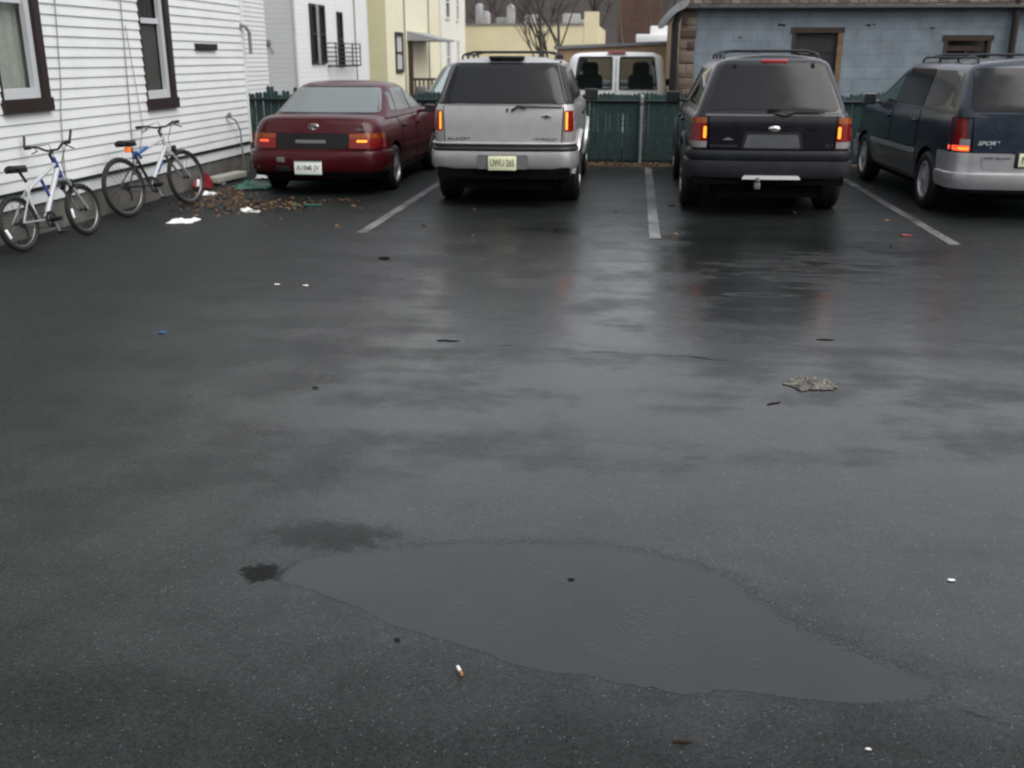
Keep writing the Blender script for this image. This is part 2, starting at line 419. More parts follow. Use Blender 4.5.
def lathe(bm, prof, seg=32, mtx=None):
    """profile of (radius, axial) spun round the x axis; closed at the ends where radius is 0"""
    b2 = bmesh.new(); rings = []
    for r, a in prof:
        if r < 1e-6: rings.append([b2.verts.new((a, 0, 0))])
        else: rings.append([b2.verts.new((a, r * math.cos(k * 2 * math.pi / seg), r * math.sin(k * 2 * math.pi / seg))) for k in range(seg)])
    for A, B in zip(rings, rings[1:]):
        for k in range(seg):
            q = [A[k % len(A)], A[(k + 1) % len(A)], B[(k + 1) % len(B)], B[k % len(B)]]
            u = []
            for v in q:
                if v not in u: u.append(v)
            if len(u) > 2: b2.faces.new(u)
    join(bm, b2, mtx)

def grid_faces(bm, rows):
    for a, b in zip(rows, rows[1:]):
        for i in range(len(a) - 1):
            q = []
            for v in (a[i], a[i + 1], b[i + 1], b[i]):
                if v not in q: q.append(v)
            if len(q) > 2:
                try: bm.faces.new(q)
                except ValueError: pass

def text_bm(txt, size, width=None, depth=.002, shear=0.0):
    cu = bpy.data.curves.new('lettering', 'FONT'); cu.body = txt; cu.size = size; cu.extrude = depth; cu.align_x = 'CENTER'; cu.align_y = 'CENTER'; cu.shear = shear
    cu.resolution_u = 3
    o = bpy.data.objects.new('lettering_tmp', cu); COL.objects.link(o)
    bpy.context.view_layer.update()
    me = bpy.data.meshes.new_from_object(o.evaluated_get(bpy.context.evaluated_depsgraph_get()))
    bm = bmesh.new(); bm.from_mesh(me)
    bpy.data.objects.remove(o); bpy.data.curves.remove(cu); bpy.data.meshes.remove(me)
    if width:
        xs = [v.co.x for v in bm.verts]; w = max(xs) - min(xs); c = (max(xs) + min(xs)) / 2
        for v in bm.verts: v.co.x = (v.co.x - c) * width / w
    return bm

def lettering(parent, txt, size, x, y, z, m, width=None, tilt=0, shear=0, name='lettering', rz=0):
    """letters read from -y, standing in the xz plane"""
    bm = text_bm(txt, size, width, .0015, shear)
    bmesh.ops.transform(bm, matrix=Matrix.Translation((x, y, z)) @ Matrix.Rotation(rz, 4, 'Z') @ Matrix.Rotation(R(90) + tilt, 4, 'X'), verts=bm.verts)
    return obj(name, bm, m, parent, smooth=False)

def interp(tab, z):
    if z <= tab[0][0]: return tab[0][1]
    for (a, va), (b, vb) in zip(tab, tab[1:]):
        if z <= b: return va + (vb - va) * (z - a) / (b - a)
    return tab[-1][1]

# ------------------------------------------------------------------ vehicle shell: stacked plan outlines
class Shell:
    def __init__(s, hw, yr, yf, rcr=.12, rcf=.2, bow=.05, bowf=.12, sb=.04, nr=9, ns=60, na=6):
        s.hw, s.yr, s.yf, s.rcr, s.rcf, s.bow, s.bowf, s.sb, s.nr, s.ns, s.na = hw, yr, yf, rcr, rcf, bow, bowf, sb, nr, ns, na
    def _p(s, z): return interp(s.hw, z), interp(s.yr, z), interp(s.yf, z)
    def _k(s, y, a, b): return 1 - s.sb * (2 * (y - (a + b) / 2) / (b - a)) ** 2
    def outline(s, z):
        w, a, b = s._p(z); rc = min(s.rcr, w * .8); rf = min(s.rcf, w * .8)
        P = []
        for i in range(s.nr): P.append(((w - rc) * i / s.nr, a + s.bow * ((w - rc) * i / s.nr / w) ** 2))
        for i in range(s.na):
            t = i / s.na * math.pi / 2; x = w - rc + rc * math.sin(t)
            P.append((x, a + rc - rc * math.cos(t) + s.bow * (x / w) ** 2))
        y0, y1 = a + rc + s.bow, b - rf - s.bowf
        for i in range(s.ns + 1): P.append((w, y0 + (y1 - y0) * i / s.ns))
        for i in range(1, s.na + 1):
            t = i / s.na * math.pi / 2; x = w - rf + rf * math.cos(t)
            P.append((x, b - rf + rf * math.sin(t) - s.bowf * (x / w) ** 2))
        for i in range(1, s.nr + 1):
            x = (w - rf) * (1 - i / s.nr); P.append((x, b - s.bowf * (x / w) ** 2))
        return [(x * s._k(y, a, b), y) for x, y in P]
    def rear(s, x, z):
        w, a, b = s._p(z); rc = min(s.rcr, w * .8); q = min(abs(x) / (1 - s.sb), w)
        y = a + s.bow * (q / w) ** 2
        if q > w - rc: y += rc - math.sqrt(max(0, rc * rc - (q - w + rc) ** 2))
        return y
    def front(s, x, z):
        w, a, b = s._p(z); rf = min(s.rcf, w * .8); q = min(abs(x) / (1 - s.sb), w)
        y = b - s.bowf * (q / w) ** 2
        if q > w - rf: y -= rf - math.sqrt(max(0, rf * rf - (q - w + rf) ** 2))
        return y
    def side(s, y, z):
        w, a, b = s._p(z); rc = min(s.rcr, w * .8); rf = min(s.rcf, w * .8); x = w
        d = a + s.bow + rc - y
        if d > 0: x = w - rc + math.sqrt(max(0, rc * rc - d * d))
        d = y - (b - s.bowf - rf)
        if d > 0: x = w - rf + math.sqrt(max(0, rf * rf - d * d))
        return x * s._k(y, a, b)
    def mesh(s, bm, bottom, top, ts, cap=True, crown=.02, M_=8, keep=None):
        zmid = (bottom((s.yr[0][1] + s.yf[0][1]) / 2) + top((s.yr[0][1] + s.yf[0][1]) / 2)) / 2
        nom = s.outline(zmid); n = len(nom); rows = []
        for t in ts:
            right = []
            for i, (x, y) in enumerate(nom):
                z = bottom(y) + t * (top(y) - bottom(y))
                px, py = s.outline(z)[i]
                right.append((px, py, z))
            rows.append(right)
        V = []
        for right in rows:
            rv = [bm.verts.new(p) for p in right]
            lv = [rv[0]] + [bm.verts.new((-p[0], p[1], p[2])) for p in right[1:-1]] + [rv[-1]]
            V.append((rv, lv))
        for (ra, la), (rb, lb) in zip(V, V[1:]):
            for i in range(n - 1):
                for a, b, sg in ((ra, rb, 1), (la, lb, -1)):
                    if keep:
                        c = sum((v.co for v in (a[i], a[i + 1], b[i + 1], b[i])), Vector()) / 4
                        if not keep(c): continue
                    q = []
                    for v in (a[i], a[i + 1], b[i + 1], b[i]):
                        if v not in q: q.append(v)
                    bm.faces.new(q)
        if cap:
            rv, lv = V[-1]; lines = []
            wmax = max(v.co.x for v in rv)
            for i in range(n):
                x0 = rv[i].co.x
                if i in (0, n - 1): lines.append([rv[i]] * (M_ + 1)); continue
                edge = min(1, min(i, n - 1 - i) / 8)
                ln = []
                for k in range(M_ + 1):
                    if k == 0: ln.append(lv[i]); continue
                    if k == M_: ln.append(rv[i]); continue
                    u = -1 + 2 * k / M_
                    ln.append(bm.verts.new((u * x0, rv[i].co.y, rv[i].co.z + crown * (1 - u * u) * edge * (x0 / wmax))))
                lines.append(ln)
            grid_faces(bm, lines)

def rear_map(sh): return lambda u, v, o: (u, sh.rear(u, v) - o, v)
def front_map(sh): return lambda u, v, o: (u, sh.front(u, v) + o, v)
def side_map(sh, sg): return lambda u, v, o: (sg * (sh.side(u, v) + o), u, v)

def patch(bm, quad, mp, off=.004, r=.03, nu=12, nv=7, rim=.012):
    """rounded quadrilateral panel laid on a shell, with a turned-in rim"""
    bl, br, tr, tl = quad
    h = abs((tl[1] + tr[1]) / 2 - (bl[1] + br[1]) / 2) or 1e-6
    r = min(r, h * .49)
    ts = sorted(set([0, 1] + [r / h * k for k in (.04, .12, .3, .6, 1)] + [1 - r / h * k for k in (.04, .12, .3, .6, 1)] + [i / nv for i in range(1, nv) if r / h < i / nv < 1 - r / h]))
    G = []
    for t in ts:
        d = min(t, 1 - t) * h
        ins = r - math.sqrt(max(0, r * r - (r - d) ** 2)) if d < r else 0
        x0 = bl[0] + (tl[0] - bl[0]) * t; x1 = br[0] + (tr[0] - br[0]) * t
        v0 = bl[1] + (tl[1] - bl[1]) * t; v1 = br[1] + (tr[1] - br[1]) * t
        sg = 1 if x1 > x0 else -1
        a, b = x0 + ins * sg, x1 - ins * sg
        G.append([(a + (b - a) * k / nu, v0 + (v1 - v0) * k / nu) for k in range(nu + 1)])
    V = [[bm.verts.new(mp(u, v, off)) for u, v in row] for row in G]
    grid_faces(bm, V)
    loop = [(0, k) for k in range(nu + 1)] + [(i, nu) for i in range(1, len(G))] + [(len(G) - 1, k) for k in range(nu - 1, -1, -1)] + [(i, 0) for i in range(len(G) - 2, 0, -1)]
    low = [bm.verts.new(mp(*G[i][k], off - rim)) for i, k in loop]
    for j in range(len(loop)):
        i, k = loop[j]; i2, k2 = loop[(j + 1) % len(loop)]
        bm.faces.new((V[i][k], V[i2][k2], low[(j + 1) % len(loop)], low[j]))

def pobj(name, quad, mp, m, parent, off=.004, r=.03, **k):
    bm = NB(); patch(bm, quad, mp, off, r, **k); return obj(name, bm, m, parent)

def sweep(bm, sh, z, ylim, prof, front=False):
    """profile (out, height) carried round the rear (or front) of a shell outline"""
    P = sh.outline(z)
    half = [p for p in P if (p[1] < ylim if not front else p[1] > ylim)]
    if front: half = half[::-1]
    path = [(-x, y) for x, y in half[:0:-1]] + half
    rows = []
    n = len(path)
    for i, (x, y) in enumerate(path):
        a, c = path[max(0, i - 1)], path[min(n - 1, i + 1)]
        t = Vector((c[0] - a[0], c[1] - a[1])).normalized()
        nv = Vector((t.y, -t.x)) if not front else Vector((-t.y, t.x))
        rows.append([bm.verts.new((x + nv.x * o, y + nv.y * o, zz)) for o, zz in prof])
    grid_faces(bm, rows)
    for r_ in (rows[0], rows[-1]):
        try: bm.faces.new(r_)
        except ValueError: pass

def wheel(parent, x, y, r, w, style='alloy', sg=1, m=None, turn=0):
    """tyre with its rim as a sub-part, axis along x, sg = outer side"""
    mt = Matrix.Translation((x, y, r)) @ Matrix.Rotation(turn, 4, 'Z') @ (Matrix.Rotation(math.pi, 4, 'Z') if sg < 0 else Matrix.Identity(4))
    rr = r * .64
    bm = NB()
    pr = [(rr, -w / 2 + .02), (rr + .015, -w / 2), (r - .05, -w / 2 - .004), (r - .018, -w / 2 + .012), (r, -w / 2 + .04)]
    for k in range(4):
        xx = -w / 2 + .06 + k * (w - .12) / 3.5
        pr += [(r, xx - .006), (r - .008, xx - .003), (r - .008, xx + .006), (r, xx + .009)]
    pr += [(r, w / 2 - .04), (r - .018, w / 2 - .012), (r - .05, w / 2 + .004), (rr + .015, w / 2), (rr, w / 2 - .02), (rr, -w / 2 + .02)]
    lathe(bm, pr, 40, mt)
    ty = obj('wheel', bm, M['rubber'], parent)
    bm = NB()
    lathe(bm, [(rr + .004, -w / 2 + .03), (rr + .004, w / 2 - .012), (rr - .018, w / 2 - .006), (rr - .03, w / 2 - .05), (rr - .035, -.02), (0, -.02)], 40, mt)
    n = 5 if style == 'alloy' else (9 if style == 'cover' else 6)
    for k in range(n):
        a = 2 * math.pi * k / n
        b2 = NB()
        wd = .05 if style == 'alloy' else .035
        x1 = w / 2 - .028
        vs = [b2.verts.new(p) for p in ((x1 - .05, -wd * .7, .03), (x1 - .05, wd * .7, .03), (x1 - .05, wd, rr - .012), (x1 - .05, -wd, rr - .012),
                                        (x1 + .02, -wd * .5, .03), (x1 + .02, wd * .5, .03), (x1, wd * .8, rr - .012), (x1, -wd * .8, rr - .012))]
        for f in ((4, 5, 6, 7), (0, 4, 7, 3), (1, 2, 6, 5), (2, 3, 7, 6), (0, 1, 5, 4)): b2.faces.new([vs[i] for i in f])
        bmesh.ops.transform(b2, matrix=mt @ Matrix.Rotation(a, 4, 'X'), verts=b2.verts)
        join(bm, b2)
    lathe(bm, [(.075, w / 2 - .07), (.07, w / 2 - .012), (.05, w / 2), (0, w / 2 + .004)], 20, mt)
    obj('rim', bm, m or M['alloy'], ty)
    return ty

def car_shell(parent, lo, hi, bottom, top, hbot, htop, m, crown=.02, deck=.02, keep=None):
    bm = NB()
    lo.mesh(bm, bottom, top, [0, .06, .14, .24, .36, .48, .6, .7, .78, .85, .91, .96, 1], crown=deck)
    hi.mesh(bm, lambda y: hbot, lambda y: htop, [0, .06, .15, .28, .4, .52, .64, .74, .82, .88, .93, .97, 1], crown=crown, keep=keep)
    return obj('body', bm, m, parent, angle=50)

def arches(sill, wheels, ra, zc):
    def f(y):
        z = sill
        for wy in wheels:
            d = abs(y - wy)
            if d < ra: z = max(z, zc + math.sqrt(ra * ra - d * d))
        return z
    return f

def underbody(parent, lo, wheels, L, w, z0=.22, z1=.85):
    bm = NB()
    box(bm, -w * .62, w * .62, .22, L - .3, z0, z1)
    ys = [.25, wheels[0] - .42, wheels[0] + .42, wheels[1] - .42, wheels[1] + .42, L - .35]
    for a, b in ((ys[2], ys[3]),):
        box(bm, -w * .93, w * .93, a, b, z0 + .02, z1)
    # axle and differential
    tube(bm, [(-w * .8, wheels[0], .33), (w * .8, wheels[0], .33)], .05, 8)
    lathe(bm, [(0, -.13), (.10, -.1), (.13, 0), (.10, .1), (0, .13)], 14, Matrix.Translation((.02, wheels[0], .32)))
    tube(bm, [(w * .45, .25, .30), (w * .45, 1.3, .28)], .035, 8)
    return obj('underbody', bm, M['under'], parent)

def mirror_part(parent, x, y, z, sg, m, k=1.0):
    b2 = NB(); bbox(b2, -.09 * k, .09 * k, -.05, .06, -.075 * k, .075 * k, .028 * k)
    bm = NB(); join(bm, b2, Matrix.Translation((x + sg * .12, y, z)))
    tube(bm, [(x - sg * .05, y + .03, z - .04), (x + sg * .08, y + .02, z - .03)], .025, 8)
    o = obj('wing_mirror', bm, m, parent)
    g = NB(); box(g, x + sg * .12 - .075 * k, x + sg * .12 + .075 * k, y - .056, y - .052, z - .06 * k, z + .06 * k)
    obj('mirror_glass', g, M['sideglass'], o, smooth=False)

def roof_rails(parent, xw, y0, y1, z, m, cross=()):
    for sg in (-1, 1):
        bm = NB()
        tube(bm, [(sg * xw, y0, z - .05), (sg * xw, y0 + .06, z + .035), (sg * xw, y0 + .16, z + .055), (sg * xw, y1 - .16, z + .055), (sg * xw, y1 - .05, z + .03), (sg * xw, y1, z - .05)], .012, 8)
        for f in (.34, .66): tube(bm, [(sg * xw, y0 + (y1 - y0) * f, z - .04), (sg * xw, y0 + (y1 - y0) * f, z + .05)], .014, 8)
        obj('roof_rail', bm, m, parent)
    for y in cross:
        bm = NB()
        tube(bm, [(-xw, y, z + .06), (-xw * .8, y, z + .085), (xw * .8, y, z + .085), (xw, y, z + .06)], .014, 8)
        obj('roof_crossbar', bm, m, parent)

def plate(parent, x, y, z, w, h, m, txt, ink, size, tilt=0, name='number_plate', extra=None):
    bm = NB(); bbox(bm, x - w / 2, x + w / 2, y, y + .012, z - h / 2, z + h / 2, .004)
    o = obj(name, bm, m, parent)
    lettering(o, txt, size, x, y - .002, z, ink, width=w * .84)
    if extra: extra(o)
    return o

def band(parent, name, sh, u0, u1, z0, z1, m, off=.006, **k):
    return pobj(name, ((u0, z0), (u1, z0), (u1, z1), (u0, z1)), rear_map(sh), m, parent, off=off, **k)

def doors(parent, lo, hi, ylist, zb, zt, m, gap=None, handle_m=None, off=.006, bottom=None):
    """door panels both sides with dark shut lines behind"""
    for sg in (-1, 1):
        for (a, b, sl) in ylist:
            g = pobj('door', ((a, zb), (b, zb), (b + sl, zt), (a, zt)), side_map(lo, sg), m, parent, off=off, r=.05, nu=8)
            bm = NB(); patch(bm, ((a - .008, zb - .008), (b + .008, zb - .008), (b + sl + .008, zt + .004), (a - .008, zt + .004)), side_map(lo, sg), .001, .055, nu=8)
            obj('shut_line', bm, M['under'], g)
            bm = NB()
            x = sg * (lo.side(a + .12, zt - .13) + .018)
            bbox(bm, x - .012, x + .012, a + .06, a + .2, zt - .15, zt - .11, .008)
            obj('door_handle', bm, handle_m or m, g)

# ------------------------------------------------------------------ SETTING
def ground():
    bm = NB()
    xs = [-120, -40, -14] + [x * 1.0 for x in range(-12, 13)] + [14, 40, 120]
    ys = [-60, -20, -6] + list(range(-4, 17)) + [16.9, 17.3, 17.8, 18.3, 19, 21, 25, 32, 45, 70, 110, 260]
    def z(y): 
        t = min(1, max(0, (y - 16.9) / 1.4)); return -.32 * t * t * (3 - 2 * t)
    k_ = lambda x: min(1, max(0, (x + 2.6) / 1.2))
    V = [[bm.verts.new((x, y, z(y) * k_(x))) for x in xs] for y in ys]
    grid_faces(bm, V)
    return kind(obj('ground', bm, M['asphalt']), 'structure')
ground()

def strip(name, pts, w, m, z=.004):
    bm = NB(); (x0, y0), (x1, y1) = pts
    n = 60; A, B = [], []
    for i in range(n + 1):
        t = i / n; x = x0 + (x1 - x0) * t; y = y0 + (y1 - y0) * t
        j = .012 * (mnoise.noise((x * 9, y * 7, 1)) ); k = .012 * mnoise.noise((x * 9, y * 7, 5))
        A.append(bm.verts.new((x - w / 2 + j, y, z))); B.append(bm.verts.new((x + w / 2 + k, y, z)))
    grid_faces(bm, [A, B])
    return kind(obj(name, bm, m), 'structure')
for px in (-2.65, .237, 3.0):
    strip('parking_line', ((px, 9.65), (px, 16.2)), .105, M['line'])

def puddle():
    pts = [(-1.149, 2.889), (-1.0, 3.06), (-.72, 3.19), (-.4, 3.26), (-.05, 3.27), (.25, 3.18), (.42, 3.04), (.52, 2.9), (.62, 2.78), (.76, 2.66), (.90, 2.5), (.76, 2.42), (.55, 2.40), (.35, 2.41), (.15, 2.385), (-.06, 2.43), (-.28, 2.47), (-.48, 2.56), (-.68, 2.63), (-.86, 2.74), (-1.03, 2.82)]
    out = []
    n = len(pts)
    for i in range(n):
        p0, p1, p2, p3 = (Vector((*pts[(i + k - 1) % n], 0)) for k in range(4))
        for k in range(14):
            t = k / 14
            p = .5 * ((2 * p1) + (-p0 + p2) * t + (2 * p0 - 5 * p1 + 4 * p2 - p3) * t * t + (-p0 + 3 * p1 - 3 * p2 + p3) * t ** 3)
            d = .022 * mnoise.noise(p * 9) + .014 * mnoise.noise(p * 30) + .008 * mnoise.noise(p * 80)
            q = (p - Vector((-.1, 2.8, 0))).normalized()
            out.append(p + q * d)
    bm = NB()
    dl = bm.verts.layers.float.new('depth')
    P2 = [(p.x, p.y) for p in out]
    def sdist(x, y):
        inside = False; d = 9
        for (ax, ay), (bx, by) in zip(P2, P2[1:] + P2[:1]):
            if (ay > y) != (by > y) and x < (bx - ax) * (y - ay) / (by - ay) + ax: inside = not inside
            vx, vy = bx - ax, by - ay; t = max(0, min(1, ((x - ax) * vx + (y - ay) * vy) / (vx * vx + vy * vy + 1e-12)))
            d = min(d, math.hypot(x - ax - vx * t, y - ay - vy * t))
        return d if inside else -d
    G = {}
    st = .016; nx, ny = 150, 78
    for i in range(nx):
        for j in range(ny):
            x, y = -1.25 + i * st, 2.28 + j * st
            d = sdist(x, y)
            if d < -.10: continue
            # near shore is crisp, far and right shores thin out into the wet asphalt
            line = 2.89 - .26 * (x + 1.15)
            far = min(1, max(0, (y - line) / .25)); right = min(1, max(0, (x - .35) / .4))
            soft = .010 + .16 * far + .10 * right * (.4 + .6 * far)
            v = bm.verts.new((x, y, .0005)); v[dl] = .5 + d / soft * .5 - .35 * far * .5; G[i, j] = v
    for (i, j), v in list(G.items()):
        q = [G.get(k) for k in ((i, j), (i + 1, j), (i + 1, j + 1), (i, j + 1))]
        if all(q): bm.faces.new(q)
    # raindrop rings standing on the film
    rings = [(.10, 2.77, .034), (.06, 2.79, .028), (.035, 2.70, .03), (.10, 2.665, .022), (.20, 2.71, .03), (.075, 2.60, .016), (-.07, 2.57, .018), (.02, 2.52, .022), (-.17, 2.97, .022),
             (-.62, 2.86, .014), (-.15, 2.80, .010), (.16, 2.51, .016), (-.25, 3.05, .05), (.30, 2.64, .012), (-.10, 2.70, .012), (-.75, 2.97, .026), (.24, 2.9, .018), (.12, 2.83, .046), (.07, 2.72, .05), (-.35, 2.66, .018), (-.5, 2.75, .03), (.4, 2.55, .02), (.05, 3.05, .016)]
    for x, y, r in rings:
        if sdist(x, y) < r + .02: continue
        pr = [(r - .005, -.0001), (r - .0025, .00035), (r, .0006), (r + .0025, .00035), (r + .005, -.0001)]
        rows = []
        for rr, h in pr:
            rows.append([bm.verts.new((x + rr * math.cos(k * math.pi / 14), y + rr * math.sin(k * math.pi / 14), .0006 + h)) for k in range(28)])
        for a, b in zip(rows, rows[1:]):
            for k in range(28): bm.faces.new((a[k], a[(k + 1) % 28], b[(k + 1) % 28], b[k]))
        for row in rows:
            for v in row: v[dl] = 2
    return kind(obj('puddle', bm, M['puddle'], angle=80), 'structure')
puddle()

def crack(pts, w, seed):
    bm = NB(); A, B = [], []
    for (a, b) in zip(pts, pts[1:]):
        n = 26
        for i in range(n):
            t = i / n; x = a[0] + (b[0] - a[0]) * t; y = a[1] + (b[1] - a[1]) * t
            x += .012 * mnoise.noise((x * 14, y * 14, seed)); y += .03 * mnoise.noise((x * 7, seed, 2)) + .012 * mnoise.noise((x * 40, seed, 5))
            h = w * max(.0, .25 + 1.5 * mnoise.noise((x * 6, seed, 8)))
            h = max(h, .0004)
            A.append(bm.verts.new((x, y - h / 2, .003))); B.append(bm.verts.new((x, y + h / 2, .003)))
    grid_faces(bm, [A, B])
    return kind(obj('crack', bm, M['pebble']), 'structure')
crack([(-1.15, 5.85), (-.7, 5.78), (-.25, 5.70), (.3, 5.68), (.60, 5.63)], .009, 1.3)
crack([(.93, 2.40), (1.03, 2.345), (1.16, 2.30)], .012, 4.1)

# dirt along the fence foot
bm = NB()
A, B, C = [], [], []
for i in range(121):
    x = -7 + 13 * i / 120
    A.append(bm.verts.new((x, 16.25 - .10 * mnoise.noise((x * 3, 0, 0)) - .05 * mnoise.noise((x * 11, 3, 0)), .004)))
    B.append(bm.verts.new((x, 16.5, .035 + .02 * mnoise.noise((x * 5, 1, 0)))))
    C.append(bm.verts.new((x, 16.85, .01)))
grid_faces(bm, [A, B, C])
kind(obj('dirt_strip', bm, M['dirt']), 'structure')

# ------------------------------------------------------------------ WHITE CLAPBOARD HOUSE
WX = -5.75
def clapboard(bm, x, y0, y1, z0, z1, course, holes=(), lip=.018):
    """saw-tooth boards on a wall facing +x, split round openings"""
    n = int(round((z1 - z0) / course))
    for k in range(n):
        a, b = z0 + k * course, z0 + (k + 1) * course
        segs = [(y0, y1)]
        for (h0, h1, hz0, hz1) in holes:
            if b > hz0 + .01 and a < hz1 - .01:
                ns = []
                for s0, s1 in segs:
                    if h0 > s0: ns.append((s0, min(s1, h0)))
                    if h1 < s1: ns.append((max(s0, h1), s1))
                segs = [q for q in ns if q[1] > q[0]]
        for s0, s1 in segs:
            m = max(1, int((s1 - s0) / .5)); rows = [[], [], [], []]
            for i in range(m + 1):
                y = s0 + (s1 - s0) * i / m
                wob = .0035 * mnoise.noise((y * .9, k * .7, 3)) ; dz = .004 * mnoise.noise((y * .5, k * 1.3, 9))
                rows[0].append(bm.verts.new((x, y, a + dz))); rows[1].append(bm.verts.new((x + lip + wob, y, a + dz)))
                rows[2].append(bm.verts.new((x + lip + wob - .001, y, a + .012 + dz))); rows[3].append(bm.verts.new((x + .001, y, b + .003)))
            grid_faces(bm, rows)

W1 = (8.86, 9.62, 1.16, 2.86)
W2 = (11.70, 12.46, 1.06, 2.76)
W3 = (4.2, 5.1, 1.16, 2.86)
house = thing('clapboard_house', 'white clapboard house with brown trimmed windows on a low concrete foundation', 'house', (WX, 8.5, 0))
def H(name, bm, m, parent=house, **k):
    bmesh.ops.translate(bm, vec=(-WX, -8.5, 0), verts=bm.verts)
    return obj(name, bm, m, parent, **k)
def wz(z): return .46 + round((z - .46) / .1) * .1
holes = [(w[0], w[1], wz(w[2]), wz(w[3])) for w in (W1, W2, W3)] + [(w[0], w[1], 4.06, 5.56) for w in (W1, W2, W3)]
bm = NB(); clapboard(bm, WX, 1.5, 14.86, .46, 6.26, .1, holes)
H('siding', bm, M['siding'], angle=25)
bm = NB()
# backing wall, with openings left for the windows
ys = sorted({1.5, 14.9} | {h[0] for h in holes} | {h[1] for h in holes}); zs = [.3] + sorted({h[2] for h in holes} | {h[3] for h in holes}) + [6.3]
for a, b in zip(ys, ys[1:]):
    for c, d in zip(zs, zs[1:]):
        ym, zm = (a + b) / 2, (c + d) / 2
        if any(h[0] < ym < h[1] and h[2] < zm < h[3] for h in holes): continue
        vs = [bm.verts.new((WX - .002, *p)) for p in ((a, c), (b, c), (b, d), (a, d))]; bm.faces.new(vs)
box(bm, -14, WX - .003, 14.86, 14.9, .3, 6.3); box(bm, -14, WX - .003, 1.5, 1.54, .3, 6.3); box(bm, -14, -13.96, 1.54, 14.86, .3, 6.3)
H('wall', bm, M['siding'], smooth=False)
bm = NB(); box(bm, -14, WX - .03, 1.55, 14.88, -.1, .44); H('foundation', bm, M['foundation'], smooth=False)
bm = NB(); box(bm, WX - .02, WX + .022, 1.5, 14.9, .425, .455); H('base_trim', bm, M['rail'], smooth=False)
bm = NB(); box(bm, WX - .05, WX + .026, 14.862, 14.93, .44, 6.28); H('corner_board', bm, M['siding'], smooth=False)
bm = NB()
vs = [bm.verts.new(p) for p in ((WX + .4, 1.1, 6.25), (WX + .4, 15.3, 6.25), (-9.9, 15.3, 8.6), (-9.9, 1.1, 8.6), (-14.4, 1.1, 6.25), (-14.4, 15.3, 6.25))]
bm.faces.new(vs[:4]); bm.faces.new((vs[3], vs[2], vs[5], vs[4])); bm.faces.new((vs[0], vs[3], vs[4])); bm.faces.new((vs[1], vs[5], vs[2])); bm.faces.new((vs[0], vs[4], vs[5], vs[1]))
H('roof', bm, M['shingle'], smooth=False)
def house_window(y0, y1, z0, z1, curtain):
    """trim > frame, sash, panes; y0..y1 is the outer brown trim"""
    t = .055
    bm = NB()
    rw = .11
    box(bm, WX - .02, WX + .045, y1 - rw, y1, z0, z1); box(bm, WX - .06, WX + .02, y0, y0 + .03, z0, z1)
    box(bm, WX - .02, WX + .045, y0 + .03, y1 - rw, z1 - .1, z1)
    box(bm, WX - .02, WX + .06, y0 - .02, y1 + .015, z0, z0 + .125)
    w = H('window', bm, M['brown_trim'], smooth=False)
    a, b, c, d = y0 + .03, y1 - rw, z0 + .125, z1 - .1
    bm = NB()
    f = .075
    for q in ((a, a + .03, c, d), (b - f, b, c, d), (a + .03, b - f, c, c + f + .02), (a + .03, b - f, d - f, d)):
        box(bm, WX - .05, WX + .004, *q)
    H('frame', bm, M['white_frame'], w, smooth=False)
    bm = NB(); mid = c + (d - c) * .60
    box(bm, WX - .075, WX - .03, a + .03, b - f, mid - .03, mid + .03)
    H('meeting_rail', bm, M['white_frame'], w, smooth=False)
    for lo_, hi_ in ((c + f + .02, mid - .03), (mid + .03, d - f)):
        bm = NB(); box(bm, WX - .072, WX - .068, a + .03, b - f, lo_, hi_)
        H('pane', bm, M['wglass'] if curtain else M['screen'] if lo_ < mid - .1 else M['wglass'], w, smooth=False)
    bm = NB(); box(bm, WX - .6, WX - .59, a - .1, b + .1, c - .1, d + .1)
    for q in ((a - .11, a - .1, c - .1, d + .1), (b + .1, b + .11, c - .1, d + .1), (a - .11, b + .11, c - .11, c - .1), (a - .11, b + .11, d + .1, d + .11)): box(bm, WX - .59, WX - .08, *q)
    H('reveal', bm, M['room'], w, smooth=False)
    bm = NB(); rows = []
    for k in range(2):
        z = c - .02 if k == 0 else d + .02
        rows.append([bm.verts.new((WX - .13 + .018 * math.sin(i * 1.1) + .008 * math.sin(i * 2.7), a - .05 + (b - a + .1) * (i / 40) * (.97 if curtain else 1), z)) for i in range(41)])
    grid_faces(bm, rows)
    if curtain or True: H('curtain', bm, M['curtain'] if curtain else M['screen'], w)
M['wglass'] = mat('house_glass', (.9, .95, .95), .03, trans=1.0, ior=1.12)
house_window(*W1[:2], wz(W1[2]), wz(W1[3]), True)
house_window(*W2[:2], wz(W2[2]), wz(W2[3]), False)
house_window(*W3[:2], wz(W3[2]), wz(W3[3]), True)
for w in (W1, W2, W3): house_window(w[0], w[1], 4.06, 5.56, True)
bm = NB(); bbox(bm, WX + .005, WX + .05, 13.18, 13.86, 1.745, 1.83, .008)
for k in range(5): box(bm, WX + .05, WX + .056, 13.22 + k * .125, 13.32 + k * .125, 1.76, 1.815)
H('wall_vent', bm, M['darkgreyp'])
def cable(pts, r=.006, m='cable'):
    bm = NB(); tube(bm, pts, r, 6); H('cable', bm, M[m])
cable([(WX + .03, 9.98, 6), (WX + .03, 9.94, 2.2), (WX + .028, 9.85, 1.4), (WX + .03, 9.78, 1.15), (WX + .03, 9.72, .75), (WX + .03, 9.7, .45)], .005)
cable([(WX + .03, 11.31, 6), (WX + .03, 11.28, 2.2), (WX + .03, 11.22, 1.2), (WX + .03, 11.16, .5)], .006)
cable([(WX + .03, 11.33, 2.0), (WX + .035, 11.42, 1.3), (WX + .03, 11.48, .9), (WX + .03, 11.3, .5)], .004)
